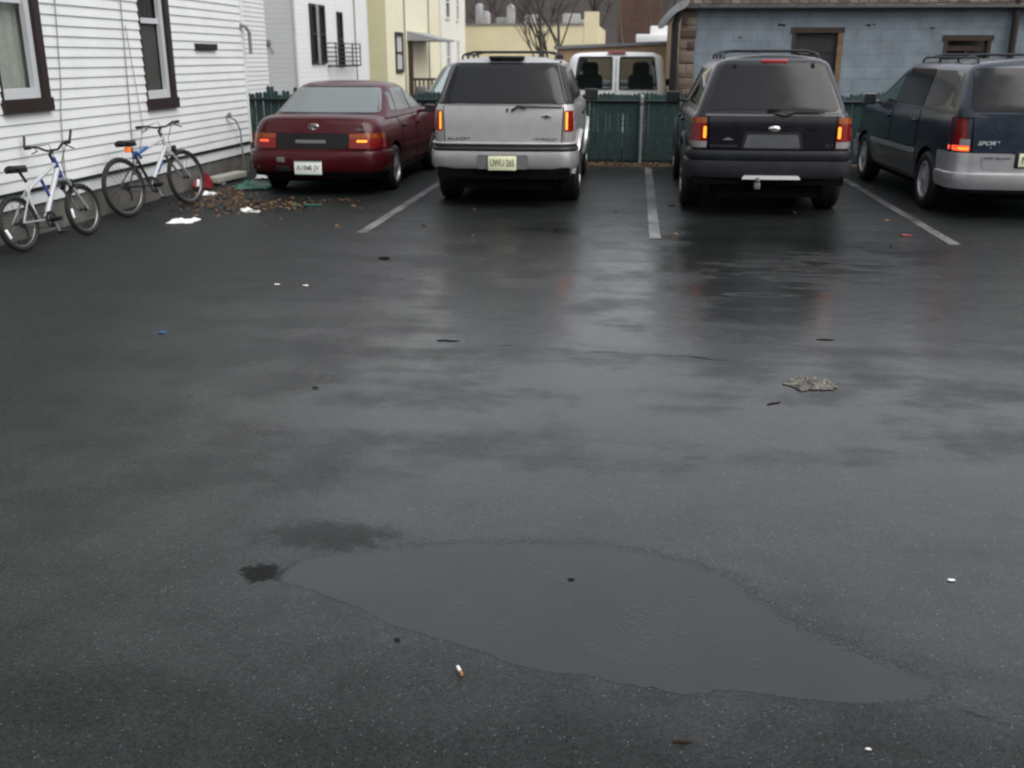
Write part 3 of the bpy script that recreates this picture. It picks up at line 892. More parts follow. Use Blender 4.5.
bm = NB(); tube(bm, [(WX + .03, 14.05, .86), (WX + .07, 14.05, .84), (WX + .08, 14.2, .80), (WX + .08, 14.35, .65), (WX + .08, 14.38, .04)], .011, 8)
lathe(bm, [(0, -.03), (.035, -.02), (.04, .01), (0, .03)], 12, Matrix.Translation((WX + .06, 14.05, .88)))
H('hose_pipe', bm, M['cable'])
# rear wing of the same house, set back
bm = NB(); clapboard(bm, -6.62, 14.93, 18.3, .3, 5.7, .075, (), .012)
H('rear_wing_siding', bm, M['siding2'], angle=25)
bm = NB(); box(bm, -13, -6.625, 14.92, 18.3, -.4, 5.75); H('rear_wing_wall', bm, M['siding2'], smooth=False)
bm = NB(); tube(bm, [(WX + .03, 14.8, 2.1), (WX + .09, 14.85, 2.08), (WX + .12, 14.9, 2.0), (WX + .12, 14.9, 1.7)], .025, 8); H('pipe_bracket', bm, M['cable'])

# ------------------------------------------------------------------ FENCE
def fence():
    Y = 16.5
    f = thing('chain_link_fence', 'chain link fence with dark green privacy slats behind the parked cars', 'fence', (0, Y, 0))
    bm = NB()
    random.seed(5)
    x = -6.55
    while x < 8.5:
        top = 1.085 + .018 * math.sin(x * 9.1) + random.uniform(-.012, .012)
        if x < -5.2: top += random.uniform(-.02, .1)
        if 3.2 < x < 3.8: top += .02
        w = .0645
        n = 4; rows = [[], []]
        a = random.uniform(-.004, .004)
        for i in range(n + 1):
            t = i / n; z = .06 + (top - .06) * t
            rows[0].append(bm.verts.new((x + a * t, .004 * math.sin(z * 9 + x * 40), z))); rows[1].append(bm.verts.new((x + w + a * t, .006 * math.sin(z * 9 + x * 40 + 1), z)))
        grid_faces(bm, rows)
        # scalloped tip
        v = bm.verts.new((x + w * .5 + a, .004, top + .03)); bm.faces.new((rows[0][-1], rows[1][-1], v))
        x += .066 if random.random() > .02 else .078
    obj('privacy_slats', bm, M['slat'], f, smooth=False)
    bm = NB()
    z0, z1 = .05, 1.03; h = z1 - z0; st = .075
    k = -6.6 - h
    while k < 8.5:
        for sg in (1, -1):
            a, b = (k, k + h) if sg > 0 else (k + h, k)
            pts = []
            xa, za, xb, zb = a, z0, b, z1
            if max(a, b) < -6.6: continue
            tube(bm, [(xa, -.012 + .004 * sg, za), (xb, -.012 + .004 * sg, zb)], .0029, 3, cap=False)
        k += st
    obj('wire_mesh', bm, M['wire'], f, smooth=False)
    bm = NB(); tube(bm, [(-6.6, -.03, 1.0), (8.5, -.03, 1.0)], .024, 10); obj('top_rail', bm, M['rail'], f)
    bm = NB(); tube(bm, [(-6.6, -.02, .10), (8.5, -.02, .10)], .006, 6); obj('bottom_wire', bm, M['rail'], f)
    for px in (-6.58, -4.9, -2.35, .10, 2.65, 5.2, 7.7):
        bm = NB(); tube(bm, [(px, -.055, -.05), (px, -.055, 1.06)], .027, 10)
        lathe(bm, [(0, .06), (.02, .055), (.034, .02), (.034, 0)], 10, Matrix.Translation((px, -.055, 1.05)) @ Matrix.Rotation(R(-90), 4, 'Y'))
        p = obj('post', bm, M['galv'], f)
        bm = NB(); lathe(bm, [(.036, -.02), (.036, .02)], 10, Matrix.Translation((px, -.055, .96)) @ Matrix.Rotation(R(-90), 4, 'Y')); obj('clamp_band', bm, M['brown_brick'], p)
fence()

# ------------------------------------------------------------------ BLUE BLOCK BUILDING
def blue_building():
    X0, Y0 = .80, 18.5
    b = thing('block_building', 'low blue painted block building with brown shake eaves and boarded openings', 'building', (X0, Y0, -.35))
    def B(name, bm, m, parent=b, **k):
        bmesh.ops.translate(bm, vec=(-X0, -Y0, .35), verts=bm.verts); return obj(name, bm, m, parent, **k)
    openings = [(2.62, 3.45, .60, 2.13), (5.12, 5.88, 1.0, 2.0), (9.0, 10.0, .8, 2.0)]
    xs = sorted({.98, 18} | {o[0] for o in openings} | {o[1] for o in openings}); zs = sorted({-.4, 2.46} | {o[2] for o in openings} | {o[3] for o in openings})
    bm = NB()
    for a, c in zip(xs, xs[1:]):
        for e, f in zip(zs, zs[1:]):
            xm, zm = (a + c) / 2, (e + f) / 2
            if any(o[0] < xm < o[1] and o[2] < zm < o[3] for o in openings): continue
            bm.faces.new([bm.verts.new(p) for p in ((a, Y0, e), (c, Y0, e), (c, Y0, f), (a, Y0, f))])
    box(bm, .98, 18, Y0 + .22, Y0 + 9, -.4, 2.46)
    for o in openings:
        box(bm, o[0] - .2, o[0], Y0 + .001, Y0 + .21, o[2] - .1, o[3] + .1); box(bm, o[1], o[1] + .2, Y0 + .001, Y0 + .21, o[2] - .1, o[3] + .1); box(bm, o[0], o[1], Y0 + .001, Y0 + .21, o[3], o[3] + .15)
    B('wall', bm, M['cmu'], smooth=False)
    bm = NB()
    z = -.4; k = 0
    random.seed(3)
    while z < 2.42:
        h = random.uniform(.14, .24); dx = random.uniform(-.02, .03)
        bbox(bm, .72 + random.uniform(0, .02), .975 + (dx if dx > 0 else 0), Y0 - .03 - random.uniform(0, .02), Y0 + .35, z, min(z + h - .012, 2.45), .012)
        z += h
    B('stone_corner', bm, M['stone'])
    bm = NB(); box(bm, .75, .99, Y0 + .36, Y0 + 9, -.4, 2.45); B('side_wall', bm, M['tan'], smooth=False)
    # shake eave leaning back
    bm = NB(); rows = []
    for i in range(5):
        t = i / 4; z = 2.47 + .85 * t; y = Y0 - .16 + .5 * t
        rows.append([bm.verts.new((.62 + 17.6 * j / 60, y + .015 * mnoise.noise((j, i, 0)), z)) for j in range(61)])
    grid_faces(bm, rows)
    box(bm, .62, 18.2, Y0 + .36, Y0 + 9.2, 2.5, 3.30)
    B('eave', bm, M['shake'], smooth=False)
    bm = NB(); tube(bm, [(.6, Y0 - .17, 2.45), (18.2, Y0 - .17, 2.42)], .035, 8); B('gutter', bm, M['rail'])
    for n, o in enumerate(openings):
        bm = NB()
        box(bm, o[0] - .0, o[0] + .06, Y0 - .012, Y0 + .1, o[2], o[3] - .08); box(bm, o[0] - .03, o[1] + .03, Y0 - .02, Y0 + .1, o[3] - .08, o[3] + .01)
        if n: box(bm, o[1] - .06, o[1], Y0 - .012, Y0 + .1, o[2], o[3] - .08)
        w = B('window', bm, M['darkwood'], smooth=False)
        if n == 0:
            bm = NB(); box(bm, o[1] - .07, o[1] + .015, Y0 - .015, Y0 + .1, o[2], o[3] - .08); B('jamb', bm, M['wood'], w, smooth=False)
        bm = NB(); box(bm, o[0] + .06, o[1] - .06, Y0 + .07, Y0 + .09, o[2], o[3] - .08)
        if n == 0:
            for q in range(4): box(bm, o[0] + .06, o[1] - .07, Y0 + .06, Y0 + .07, o[2] + .02 + q * .37, o[2] + .36 + q * .37)
        B('board' if n == 0 else 'pane', bm, M['board'] if n == 0 else M['darkglass'], w, smooth=False)
        if n == 1:
            bm = NB(); box(bm, o[0] + .06, o[1] - .06, Y0 + .04, Y0 + .068, o[3] - .24, o[3] - .16); box(bm, (o[0] + o[1]) / 2 - .02, (o[0] + o[1]) / 2 + .02, Y0 + .04, Y0 + .066, o[2], o[3] - .24); B('sash_bar', bm, M['darkwood'], w, smooth=False)
    # chips in the paint
    bm = NB()
    for cx, cz, s in ((2.40, 2.18, .05), (2.46, 2.17, .035), (1.75, 1.98, .03), (3.86, 2.17, .05), (3.95, 2.18, .03), (4.9, 2.12, .04)):
        pts = [(cx + s * math.cos(a) * random.uniform(.5, 1.4), Y0 - .004, cz + s * .5 * math.sin(a) * random.uniform(.6, 1.2)) for a in [i * .7 for i in range(9)]]
        bm.faces.new([bm.verts.new(p) for p in pts])
    B('paint_chip', bm, M['darkgreyp'], smooth=False)
    # downspouts
    bm = NB(); tube(bm, [(.63, Y0 - .12, -.3), (.63, Y0 - .12, 2.2), (.70, Y0 - .14, 2.42)], .062, 10); B('downspout', bm, M['black'])
    bm = NB(); tube(bm, [(6.18, Y0 - .10, -.3), (6.18, Y0 - .10, 3.3)], .055, 10); B('downspout', bm, M['brown_trim'])
    # bent hood of the broken gutter end
    bm = NB(); rows = []
    for i in range(7):
        t = i / 6; x = .42 + .34 * t; z = 2.20 + .30 * t + .06 * math.sin(t * 3)
        rows.append([bm.verts.new((x + .09 * math.cos(a), Y0 - .25 + .12 * math.sin(a), z + .09 * math.sin(a + .6))) for a in [k * math.pi / 4 for k in range(9)]])
    grid_faces(bm, rows)
    B('gutter_hood', bm, M['greyplastic'])
M['board'] = mat('dark_board', (.030, .031, .033), .6, var=.25, vscale=5)
blue_building()

# ------------------------------------------------------------------ BACK HOUSES
def simple_window(part, parent, x, y0, y1, z0, z1, frame, fm, gm, mid=True):
    bm = NB()
    box(bm, x, x + .05, y0, y0 + frame, z0, z1); box(bm, x, x + .05, y1 - frame, y1, z0, z1); box(bm, x, x + .05, y0 + frame, y1 - frame, z0, z0 + frame); box(bm, x, x + .05, y0 + frame, y1 - frame, z1 - frame, z1)
    if mid: box(bm, x, x + .045, y0 + frame, y1 - frame, (z0 + z1) / 2 - .03, (z0 + z1) / 2 + .03)
    w = part('window', bm, fm, parent, smooth=False)
    bm = NB(); box(bm, x + .004, x + .012, y0 + frame, y1 - frame, z0 + frame, z1 - frame); part('pane', bm, gm, w, smooth=False)
    return w

def back_house(name, label, x, y0, y1, depth, h, m_side, m_front, base=-.35, roofm=None):
    b = thing(name, label, 'house', (x, y0, base))
    def P(nm, bm, m, parent=b, **k):
        bmesh.ops.translate(bm, vec=(-x, -y0, -base), verts=bm.verts); return obj(nm, bm, m, parent, **k)
    bm = NB(); box(bm, x - depth, x, y0, y1, base, h)
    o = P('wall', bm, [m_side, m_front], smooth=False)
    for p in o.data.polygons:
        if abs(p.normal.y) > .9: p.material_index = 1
    bm = NB()
    xm = x - depth / 2
    vs = [bm.verts.new(p) for p in ((x + .3, y0 - .3, h), (x + .3, y1 + .3, h), (xm, y1 + .3, h + 2), (xm, y0 - .3, h + 2), (x - depth - .3, y0 - .3, h), (x - depth - .3, y1 + .3, h))]
    for f in ((0, 1, 2, 3), (3, 2, 5, 4), (0, 3, 4), (1, 5, 2), (0, 4, 5, 1)): bm.faces.new([vs[i] for i in f])
    P('roof', bm, M['shingle'], smooth=False)
    return b, P

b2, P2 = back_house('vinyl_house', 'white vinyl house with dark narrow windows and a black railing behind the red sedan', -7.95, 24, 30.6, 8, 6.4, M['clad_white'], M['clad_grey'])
for (a, c) in ((25.1, 25.55), (25.75, 26.3)):
    simple_window(P2, b2, -7.95, a, c, 1.50, 2.90, .07, M['darkgreyp'], M['darkglass'])
simple_window(P2, b2, -7.95, 27.45, 27.9, 1.42, 2.80, .06, M['darkgreyp'], M['darkglass'])
for (a, c) in ((25.25, 25.95), (26.25, 26.95), (28.0, 28.5)): simple_window(P2, b2, -7.95, a, c, 4.2, 5.6, .07, M['darkgreyp'], M['darkglass'])
bm = NB(); box(bm, -7.94, -7.9, 25.56, 25.74, 1.5, 2.9); P2('window_panel', bm, M['roofunit'], smooth=False)
bm = NB()
for y in (26.4, 27.2, 28.0, 28.8): tube(bm, [(-7.93, y, 1.42), (-7.7, y, 1.42), (-7.7, y, 2.02)], .018, 6)
for k in range(6): tube(bm, [(-7.93, 26.4, 1.45 + k * .11), (-7.7, 26.4, 1.45 + k * .11), (-7.7, 28.8, 1.45 + k * .11), (-7.93, 28.8, 1.45 + k * .11)], .014, 6)
P2('balcony_rail', bm, M['black'])
bm = NB(); tube(bm, [(-7.93, 29.2, 6.3), (-7.93, 29.2, 2.0), (-7.93, 29.3, -.2)], .02, 6); P2('cable', bm, M['cable'])
bm = NB(); bbox(bm, -8.66, -8.56, 23.94, 24.0, 1.93, 2.05, .01); tube(bm, [(-8.6, 23.97, 1.93), (-8.5, 23.97, 1.75)], .012, 6); P2('meter_box', bm, M['cable'])
for zz in range(2):
    bm = NB(); box(bm, -7.97, -7.93, 23.97, 24.02, -.3, 6.4) if zz == 0 else box(bm, -7.96, -7.925, 30.56, 30.63, -.3, 6.4); P2('corner_board', bm, M['siding2'], smooth=False)

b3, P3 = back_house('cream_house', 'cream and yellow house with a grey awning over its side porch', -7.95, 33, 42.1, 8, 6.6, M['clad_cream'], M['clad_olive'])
simple_window(P3, b3, -7.95, 34.15, 35.25, 1.15, 2.45, .12, M['black'], M['white_frame'])
simple_window(P3, b3, -7.95, 38.6, 39.4, 4.2, 5.6, .1, M['black'], M['darkglass'])
bm = NB()
vs = [bm.verts.new(p) for p in ((-7.95, 36.0, 2.52), (-7.95, 39.4, 2.52), (-6.85, 39.4, 2.26), (-6.85, 36.0, 2.26), (-7.95, 36.0, 2.20), (-7.95, 39.4, 2.20), (-6.85, 39.4, 2.20), (-6.85, 36.0, 2.20))]
for f in ((0, 1, 2, 3), (4, 7, 6, 5), (0, 3, 7, 4), (1, 5, 6, 2), (2, 6, 7, 3)): bm.faces.new([vs[i] for i in f])
P3('awning', bm, M['roofunit'], smooth=False)
bm = NB(); box(bm, -7.93, -7.80, 36.1, 36.25, -.3, 2.44); P3('porch_post', bm, M['darkwood'], smooth=False)
bm = NB(); box(bm, -7.9, -6.5, 36.1, 39.4, -.35, .15); P3('porch_floor', bm, M['darkwood'], smooth=False)
bm = NB()
box(bm, -7.78, -6.5, 36.1, 36.16, .88, .96)
for k in range(9): box(bm, -7.75 + k * .15, -7.69 + k * .15, 36.11, 36.15, .15, .88)
box(bm, -6.56, -6.5, 36.16, 39.4, .88, .96)
for k in range(18): box(bm, -6.55, -6.51, 36.3 + k * .17, 36.35 + k * .17, .15, .88)
P3('porch_railing', bm, M['darkwood'], smooth=False)
bm = NB(); tube(bm, [(-7.93, 35.6, 6.5), (-7.93, 35.6, -.3)], .03, 6); P3('downspout', bm, M['cable'])
bm = NB(); tube(bm, [(-7.93, 39.8, 6.5), (-7.93, 39.8, -.3)], .03, 6); P3('downspout', bm, M['cable'])

b4, P4 = back_house('pale_house', 'pale cream house with narrow shaded windows beyond the porch awning', -7.93, 42.3, 48.4, 8, 6.8, M['clad_pale'], M['clad_pale'])
for a, c in ((43.3, 44.3), (45.9, 46.5)):
    simple_window(P4, b4, -7.93, a, c, .9, 2.4, .1, M['siding2'], M['roofunit']); simple_window(P4, b4, -7.93, a, c, 3.15, 4.5, .1, M['siding2'], M['darkglass'])

# cream commercial building behind everything
yb = thing('flat_roofed_building', 'long pale yellow flat roofed building with roof units beyond the parked cars', 'building', (-5, 50, -.35))
def PY(nm, bm, m, parent=yb, **k):
    bmesh.ops.translate(bm, vec=(5, -50, .35), verts=bm.verts); return obj(nm, bm, m, parent, **k)
bm = NB(); box(bm, -10, -1.88, 50, 62, -.4, 3.1); box(bm, -2.52, -1.86, 49.97, 51, -.4, 3.68); PY('wall', bm, M['cream'], smooth=False)
bm = NB(); box(bm, -10.1, -2.53, 49.94, 50.3, 3.1, 3.17); PY('parapet_cap', bm, M['coping'], smooth=False)
for (x0, x1, z0, z1, y) in ((-8.0, -7.7, 3.17, 4.0, 52), (-7.55, -7.2, 3.17, 3.6, 51), (-7.1, -6.4, 3.17, 3.55, 53), (-6.45, -6.1, 3.17, 3.95, 52), (-5.9, -5.0, 3.17, 3.75, 55), (-3.9, -3.0, 3.17, 3.8, 55), (-2.95, -2.55, 3.17, 3.4, 52)):
    bm = NB(); bbox(bm, x0, x1, y, y + .8, z0, z1, .05)
    if x1 - x0 < .4: lathe(bm, [(0, .2), (.15, .16), (.22, 0), (.12, -.1)], 12, Matrix.Translation(((x0 + x1) / 2, y + .4, z1)) @ Matrix.Rotation(R(-90), 4, 'Y'))
    PY('roof_unit', bm, M['roofunit'])

tb = thing('tan_building', 'low tan masonry building with grey coping behind the white van', 'building', (-.6, 28, -.35))
bm = NB()
bm2 = NB()
def frus(bm, pts):
    vs = [bm.verts.new(p) for p in pts]
    for f in ((0, 3, 2, 1), (4, 5, 6, 7), (0, 1, 5, 4), (1, 2, 6, 5), (2, 3, 7, 6), (3, 0, 4, 7)): bm.faces.new([vs[i] for i in f])
frus(bm, [(-1.5, 0, 0), (2.9, 0, 0), (2.9, 6, 0), (-1.5, 6, 0), (-1.5, 0, 2.2), (2.9, 0, 2.38), (2.9, 6, 2.38), (-1.5, 6, 2.2)])
obj('wall', bm, M['tan'], tb, smooth=False)
frus(bm2, [(-1.6, -.06, 2.205), (3, -.06, 2.395), (3, 6.1, 2.395), (-1.6, 6.1, 2.205), (-1.6, -.06, 2.29), (3, -.06, 2.47), (3, 6.1, 2.47), (-1.6, 6.1, 2.29)])
obj('coping', bm2, M['coping'], tb, smooth=False)
for (x0, x1, z1) in ((.55, 1.6, 2.62), (.95, 1.6, 2.85)):
    bm = NB(); bbox(bm, x0, x1, 2 + .3 * (z1 > 2.7), 3.2, 2.40, z1, .03); obj('roof_unit', bm, M['paper'], tb)

bb = thing('brick_building', 'dark brown brick building with bare trees in front, far behind the white van', 'building', (2, 64, -.35))
bm = NB(); box(bm, -3.2, 9, 0, 10, 0, 7.5); obj('wall', bm, M['brown_brick'], bb, smooth=False)
bm = NB(); box(bm, -3.3, 9.1, -.1, 10.1, 7.5, 7.7); obj('parapet_cap', bm, M['coping'], bb, smooth=False)
for k in range(4):
    bm = NB(); box(bm, -2.3 + k * 2.6, -1.2 + k * 2.6, -.04, .02, 5.5, 6.8); w = obj('window', bm, M['coping'], bb, smooth=False)
    bm = NB(); box(bm, -2.2 + k * 2.6, -1.3 + k * 2.6, -.06, -.045, 5.6, 6.7); obj('pane', bm, M['darkglass'], w, smooth=False)

# unseen houses added behind the photographer so the cars reflect something dark
for (hx, hw_, hh, lab, mm) in ((-8.6, 17, 8, 'brown brick row house across the street behind the photographer', 'brown_brick'), (8.6, 17, 8, 'grey shingled house across the street behind the photographer', 'shingle')):
    sb_ = thing('street_house', lab, 'house', (hx, -19, 0))
    bm = NB(); box(bm, -hw_ / 2, hw_ / 2, -9, 0, -.1, hh); obj('wall', bm, M[mm], sb_, smooth=False)
    bm = NB(); box(bm, -hw_ / 2 - .2, hw_ / 2 + .2, -9.2, .25, hh, hh + .3); obj('roof', bm, M['shingle'], sb_, smooth=False)
    for fz in (1.2, 4.4):
        for k in range(4):
            x = -hw_ / 2 + hw_ * (k + .5) / 4
            bm = NB(); box(bm, x - .6, x + .6, .002, .06, fz, fz + 1.8); w = obj('window', bm, M['white_frame'], sb_, smooth=False)
            bm = NB(); box(bm, x - .5, x + .5, .06, .075, fz + .1, fz + 1.7); obj('pane', bm, M['darkglass'], w, smooth=False)

# hill and far wood
bm = NB(); rows = []
for i in range(14):
    t = i / 13; y = 90 + 90 * t
    rows.append([bm.verts.new((-110 + 220 * j / 60, y, -.4 + 11 * (t ** .6) * (1 + .25 * mnoise.noise((j * .12, i * .3, 2))) + .5 * mnoise.noise((j * .9, i * .9, 7)))) for j in range(61)])
grid_faces(bm, rows)
kind(obj('hill', bm, M['hill']), 'structure')

def branch_tree(bm, base, h, r, rnd, depth=3, seg=4, lean=0.0, spread=.55, nb=5):
    def grow(p, d, L, r, lv):
        pts = [p]; rs = [r]; q = p.copy(); dd = d.copy(); n = 4
        for i in range(n):
            dd = (dd + Vector((rnd.uniform(-.16, .16), rnd.uniform(-.16, .16), rnd.uniform(0, .10)))).normalized()
            q = q + dd * (L / n); pts.append(q.copy()); rs.append(r * (1 - .55 * (i + 1) / n))
        tube(bm, pts, rs, seg if lv > 1 else 3, cap=False)
        if lv <= 0: return
        for k in range(nb):
            t = rnd.uniform(.35, 1.0); i = min(n - 1, int(t * n)); p2 = pts[i].lerp(pts[i + 1], t * n - i)
            a = rnd.uniform(0, 6.28)
            side = dd.orthogonal().normalized(); side = Matrix.Rotation(a, 3, dd) @ side
            grow(p2, (dd + side * rnd.uniform(spread * .6, spread * 1.5)).normalized(), L * rnd.uniform(.45, .7), rs[i] * .55, lv - 1)
    grow(Vector(base), Vector((lean, 0, 1)).normalized(), h * .6, r, depth)

rnd = random.Random(4)
bm = NB()
for k in range(60):
    x = rnd.uniform(-45, 40); y = rnd.uniform(82, 118)
    branch_tree(bm, (x, y, -.4 + max(0, (y - 90) * .12)), rnd.uniform(7, 12), .16, rnd, 3, 3, nb=5)
kind(tag(obj('far_trees', bm, M['twig'], smooth=False), 'far wood of bare brown trees on the hillside', 'wood'), 'stuff')

def yard_tree(label, x, y, stems, rseed, h):
    t = thing('bare_tree', label, 'tree', (x, y, -.3), 0, 'bare trees behind the cars')
    rnd = random.Random(rseed)
    for s in range(stems):
        bm = NB()
        branch_tree(bm, ((s - (stems - 1) / 2) * .14, rnd.uniform(-.2, .2), 0), h * rnd.uniform(.8, 1.1), .075, rnd, 3, 6, lean=(s - (stems - 1) / 2) * .11, spread=.4, nb=4)
        obj('trunk', bm, M['bark'], t)
yard_tree('bare many-stemmed tree in front of the pale yellow building', -2.5, 31, 4, 21, 5.2)
yard_tree('bare single-trunked tree by the brick building beyond the van', -.25, 45, 1, 8, 8)
yard_tree('bare forked tree beside the corner of the blue building', .55, 40, 2, 33, 7)

# ------------------------------------------------------------------ SILVER SUV
def silver_suv():
    c = thing('parked_suv', 'silver four-door SUV with pale yellow number plate, second car from the house', 'car', (-1.465, 11.36, 0), R(1.0), 'cars parked along the fence')
    wh = (1.03, 3.74)
    lo = Shell([(.30, .77), (.5, .815), (.8, .845), (1.0, .84), (1.10, .83), (1.155, .80)], [(.3, .17), (.45, .13), (.73, .10), (1.0, .115), (1.155, .14)], [(.3, 4.5), (.8, 4.58), (1.15, 4.5)], rcr=.14, bow=.05, sb=.055)
    hi = Shell([(1.12, .80), (1.2, .785), (1.5, .685), (1.57, .655), (1.61, .61), (1.635, .54)], [(1.12, .135), (1.2, .165), (1.5, .33), (1.56, .37), (1.60, .42), (1.635, .52)], [(1.12, 3.3), (1.55, 2.62), (1.6, 2.5), (1.635, 2.3)], rcr=.12, rcf=.2, bow=.06, bowf=.15, sb=.05)
    top = lambda y: 1.155 if y < 3.1 else 1.155 - .13 * ((y - 3.1) / 1.4) ** 2
    bd = car_shell(c, lo, hi, arches(.33, wh, .42, .36), top, 1.12, 1.635, [M['silver'], M['tint']], crown=.035)
    for p in bd.data.polygons:
        if 1.165 < p.center.z < 1.60 and p.center.y < .62: p.material_index = 1
        if p.center.z < .47 and p.center.y < .5: p.material_index = 1
    underbody(c, lo, wh, 4.58, .86)
    for y in wh:
        for sg in (-1, 1): wheel(c, sg * .725, y, .36, .24, 'alloy', sg)
    rm = rear_map(lo); hm = rear_map(hi)
    # tailgate
    g = pobj('tailgate', ((-.655, .735), (.655, .735), (.672, 1.145), (-.672, 1.145)), rm, M['silver'], c, off=.012, r=.03, nu=24)
    bm = NB(); patch(bm, ((-.667, .725), (.667, .725), (.684, 1.152), (-.684, 1.152)), rm, .002, .035, nu=24); obj('shut_line', bm, M['under'], g)
    # lift glass wraps close to the corners
    pobj('rear_window', ((-.765, 1.165), (.765, 1.165), (.628, 1.60), (-.628, 1.60)), hm, M['tint'], c, off=.010, r=.05, nu=24, nv=10)
    for sg in (-1, 1):
        bm = NB(); tube(bm, [(sg * (.705 - .115 * k / 8), hi.rear(.705 - .115 * k / 8, 1.18 + .40 * k / 8) - .012, 1.18 + .40 * k / 8) for k in range(9)], .008, 6); obj('glass_trim', bm, M['greyplastic'], c)  # grey tube follows the lift-glass edge and draws its highlight
    bm = NB(); lettering(c, 'BLAZER', .04, -.49, lo.rear(.49, .78) - .018, .782, M['darkgreyp'], width=.27)
    lettering(c, 'CHEVROLET', .036, .46, lo.rear(.46, .78) - .018, .782, M['darkgreyp'], width=.33); bm.free()
    bm = NB()
    for a, b, d, e in ((-.055, .055, -.012, .012), (-.022, .022, -.026, .026)): bbox(bm, .49 + a, .49 + b, 0, .01, 1.03 + d, 1.03 + e, .004)
    bmesh.ops.translate(bm, vec=(0, lo.rear(.49, 1.03) - .024, 0), verts=bm.verts); obj('emblem', bm, M['chrome'], c)
    # lamps
    for sg in (-1, 1):
        l = pobj('tail_lamp', ((sg * .69, .865), (sg * .80, .865), (sg * .80, 1.09), (sg * .69, 1.09)), rm, M['lampred'], c, off=.014, r=.015)
        bm = NB(); patch(bm, ((sg * .703, .885), (sg * .726, .885), (sg * .726, 1.075), (sg * .703, 1.075)), rm, .018, .006, nu=3); obj('bulb_strip', bm, M['lit'], l)  # glowing bar imitates flash returned by the lamp
        pobj('reversing_lamp', ((sg * .69, .745), (sg * .80, .745), (sg * .80, .858), (sg * .69, .858)), rm, M['lampclear'], c, off=.012, r=.012)
        # quarter glass, door glass
        sm = side_map(hi, sg)
        pobj('quarter_window', ((.20, 1.18), (1.42, 1.2), (1.42, 1.54), (.44, 1.56)), sm, M['tint'], c, off=.006, r=.04)
        pobj('door_window', ((1.5, 1.2), (2.2, 1.2), (2.2, 1.53), (1.5, 1.53)), sm, M['tint'], c, off=.006, r=.03)
        pobj('door_window', ((2.26, 1.2), (2.98, 1.2), (2.5, 1.53), (2.26, 1.53)), sm, M['tint'], c, off=.006, r=.03)
        # silver arch flares
        for y in wh:
            bm = NB(); pts = []
            for k in range(15):
                a = math.pi * (k / 14); yy = y + .45 * math.cos(a); zz = .36 + .45 * math.sin(a)
                pts.append((sg * (lo.side(yy, zz) + .012), yy, zz))
            tube(bm, pts, .04, 6); obj('wheel_arch_flare', bm, M['silverlow'], c)
        mirror_part(c, sg * .80, 2.75, 1.18, sg, M['black'])
        bm = NB(); patch(bm, ((1.5, .40), (3.2, .40), (3.2, .52), (1.5, .52)), side_map(lo, sg), .02, .02, nu=10); obj('side_cladding', bm, M['greyplastic'], c)
    doors(c, lo, hi, [(1.48, 2.22, 0), (2.25, 3.05, .0)], .55, 1.14, M['silver'], handle_m=M['black'])
    # bumper: grey-silver bar, black step strip, bright upper edge
    bm = NB(); sweep(bm, lo, .6, .55, [(-.05, .45), (.04, .455), (.062, .49), (.066, .60), (.058, .645), (.0, .655)]); obj('rear_bumper', bm, M['silverlow'], c)
    bm = NB(); sweep(bm, lo, .6, .50, [(-.02, .655), (.05, .657), (.055, .672), (.045, .685), (.025, .715), (-.02, .72)]); obj('bumper_step', bm, M['black'], c)
    bm = NB(); sweep(bm, lo, .7, .42, [(-.02, .722), (.035, .722), (.04, .735), (.03, .745), (-.02, .748)]); obj('bright_strip', bm, M['silverlow'], c)
    bm = NB(); patch(bm, ((-.29, .455), (.29, .455), (.29, .612), (-.29, .612)), lambda u, v, o: (u, lo.rear(u, .6) - .064 - o, v), .004, .03); obj('plate_recess', bm, M['greyplastic'], c)
    def ex(o):
        bm = NB(); bbox(bm, -.1, .1, 0, .003, .585, .595, .001); bmesh.ops.translate(bm, vec=(0, -.006, 0), verts=bm.verts); obj('plate_heading', bm, M['inkgreen'], o)
    plate(c, .0, lo.rear(0, .6) - .086, .522, .32, .158, M['plate'], 'UWU·26S', M['ink'], .112)
    bm = NB(); box(bm, -.75, .75, .1, .4, .36, .47); obj('bumper_valance', bm, M['under'], c, smooth=False)
    # wiper and handle
    bm = NB(); y = lo.rear(0, 1.12) - .03
    tube(bm, [(.10, y, 1.09), (.17, y - .01, 1.135), (.26, y, 1.12)], .014, 6); tube(bm, [(.2, y, 1.135), (.66, y + .05, 1.125)], .009, 6)
    lathe(bm, [(0, -.02), (.028, 0), (0, .02)], 10, Matrix.Translation((.05, y + .02, 1.095)))
    obj('wiper', bm, M['black'], c)
    bm = NB(); bbox(bm, -.19, .21, .40, .56, 1.635, 1.672, .012); obj('high_brake_lamp', bm, M['black'], c)
    bm = NB(); tube(bm, [(.62, .45, 1.6), (.63, .44, 1.615)], .012, 6); obj('window_hinge', bm, M['black'], c)
    roof_rails(c, .545, .75, 2.25, 1.63, M['black'], cross=(1.0, 1.95))
    pobj('windscreen', ((-.68, 1.2), (.68, 1.2), (.55, 1.53), (-.55, 1.53)), front_map(hi), M['sideglass'], c, off=.006, r=.04)
    for sg in (-1, 1): pobj('headlamp', ((sg * .45, .75), (sg * .74, .75), (sg * .74, .93), (sg * .45, .93)), front_map(lo), M['lampclear'], c, off=.01)
    bm = NB(); patch(bm, ((-.42, .72), (.42, .72), (.42, .95), (-.42, .95)), front_map(lo), .01, .02); obj('grille', bm, M['black'], c)
    bm = NB(); sweep(bm, lo, .5, 4.1, [(-.02, .36), (.06, .38), (.08, .5), (.05, .6), (-.02, .62)], front=True); obj('front_bumper', bm, M['silverlow'], c)
silver_suv()

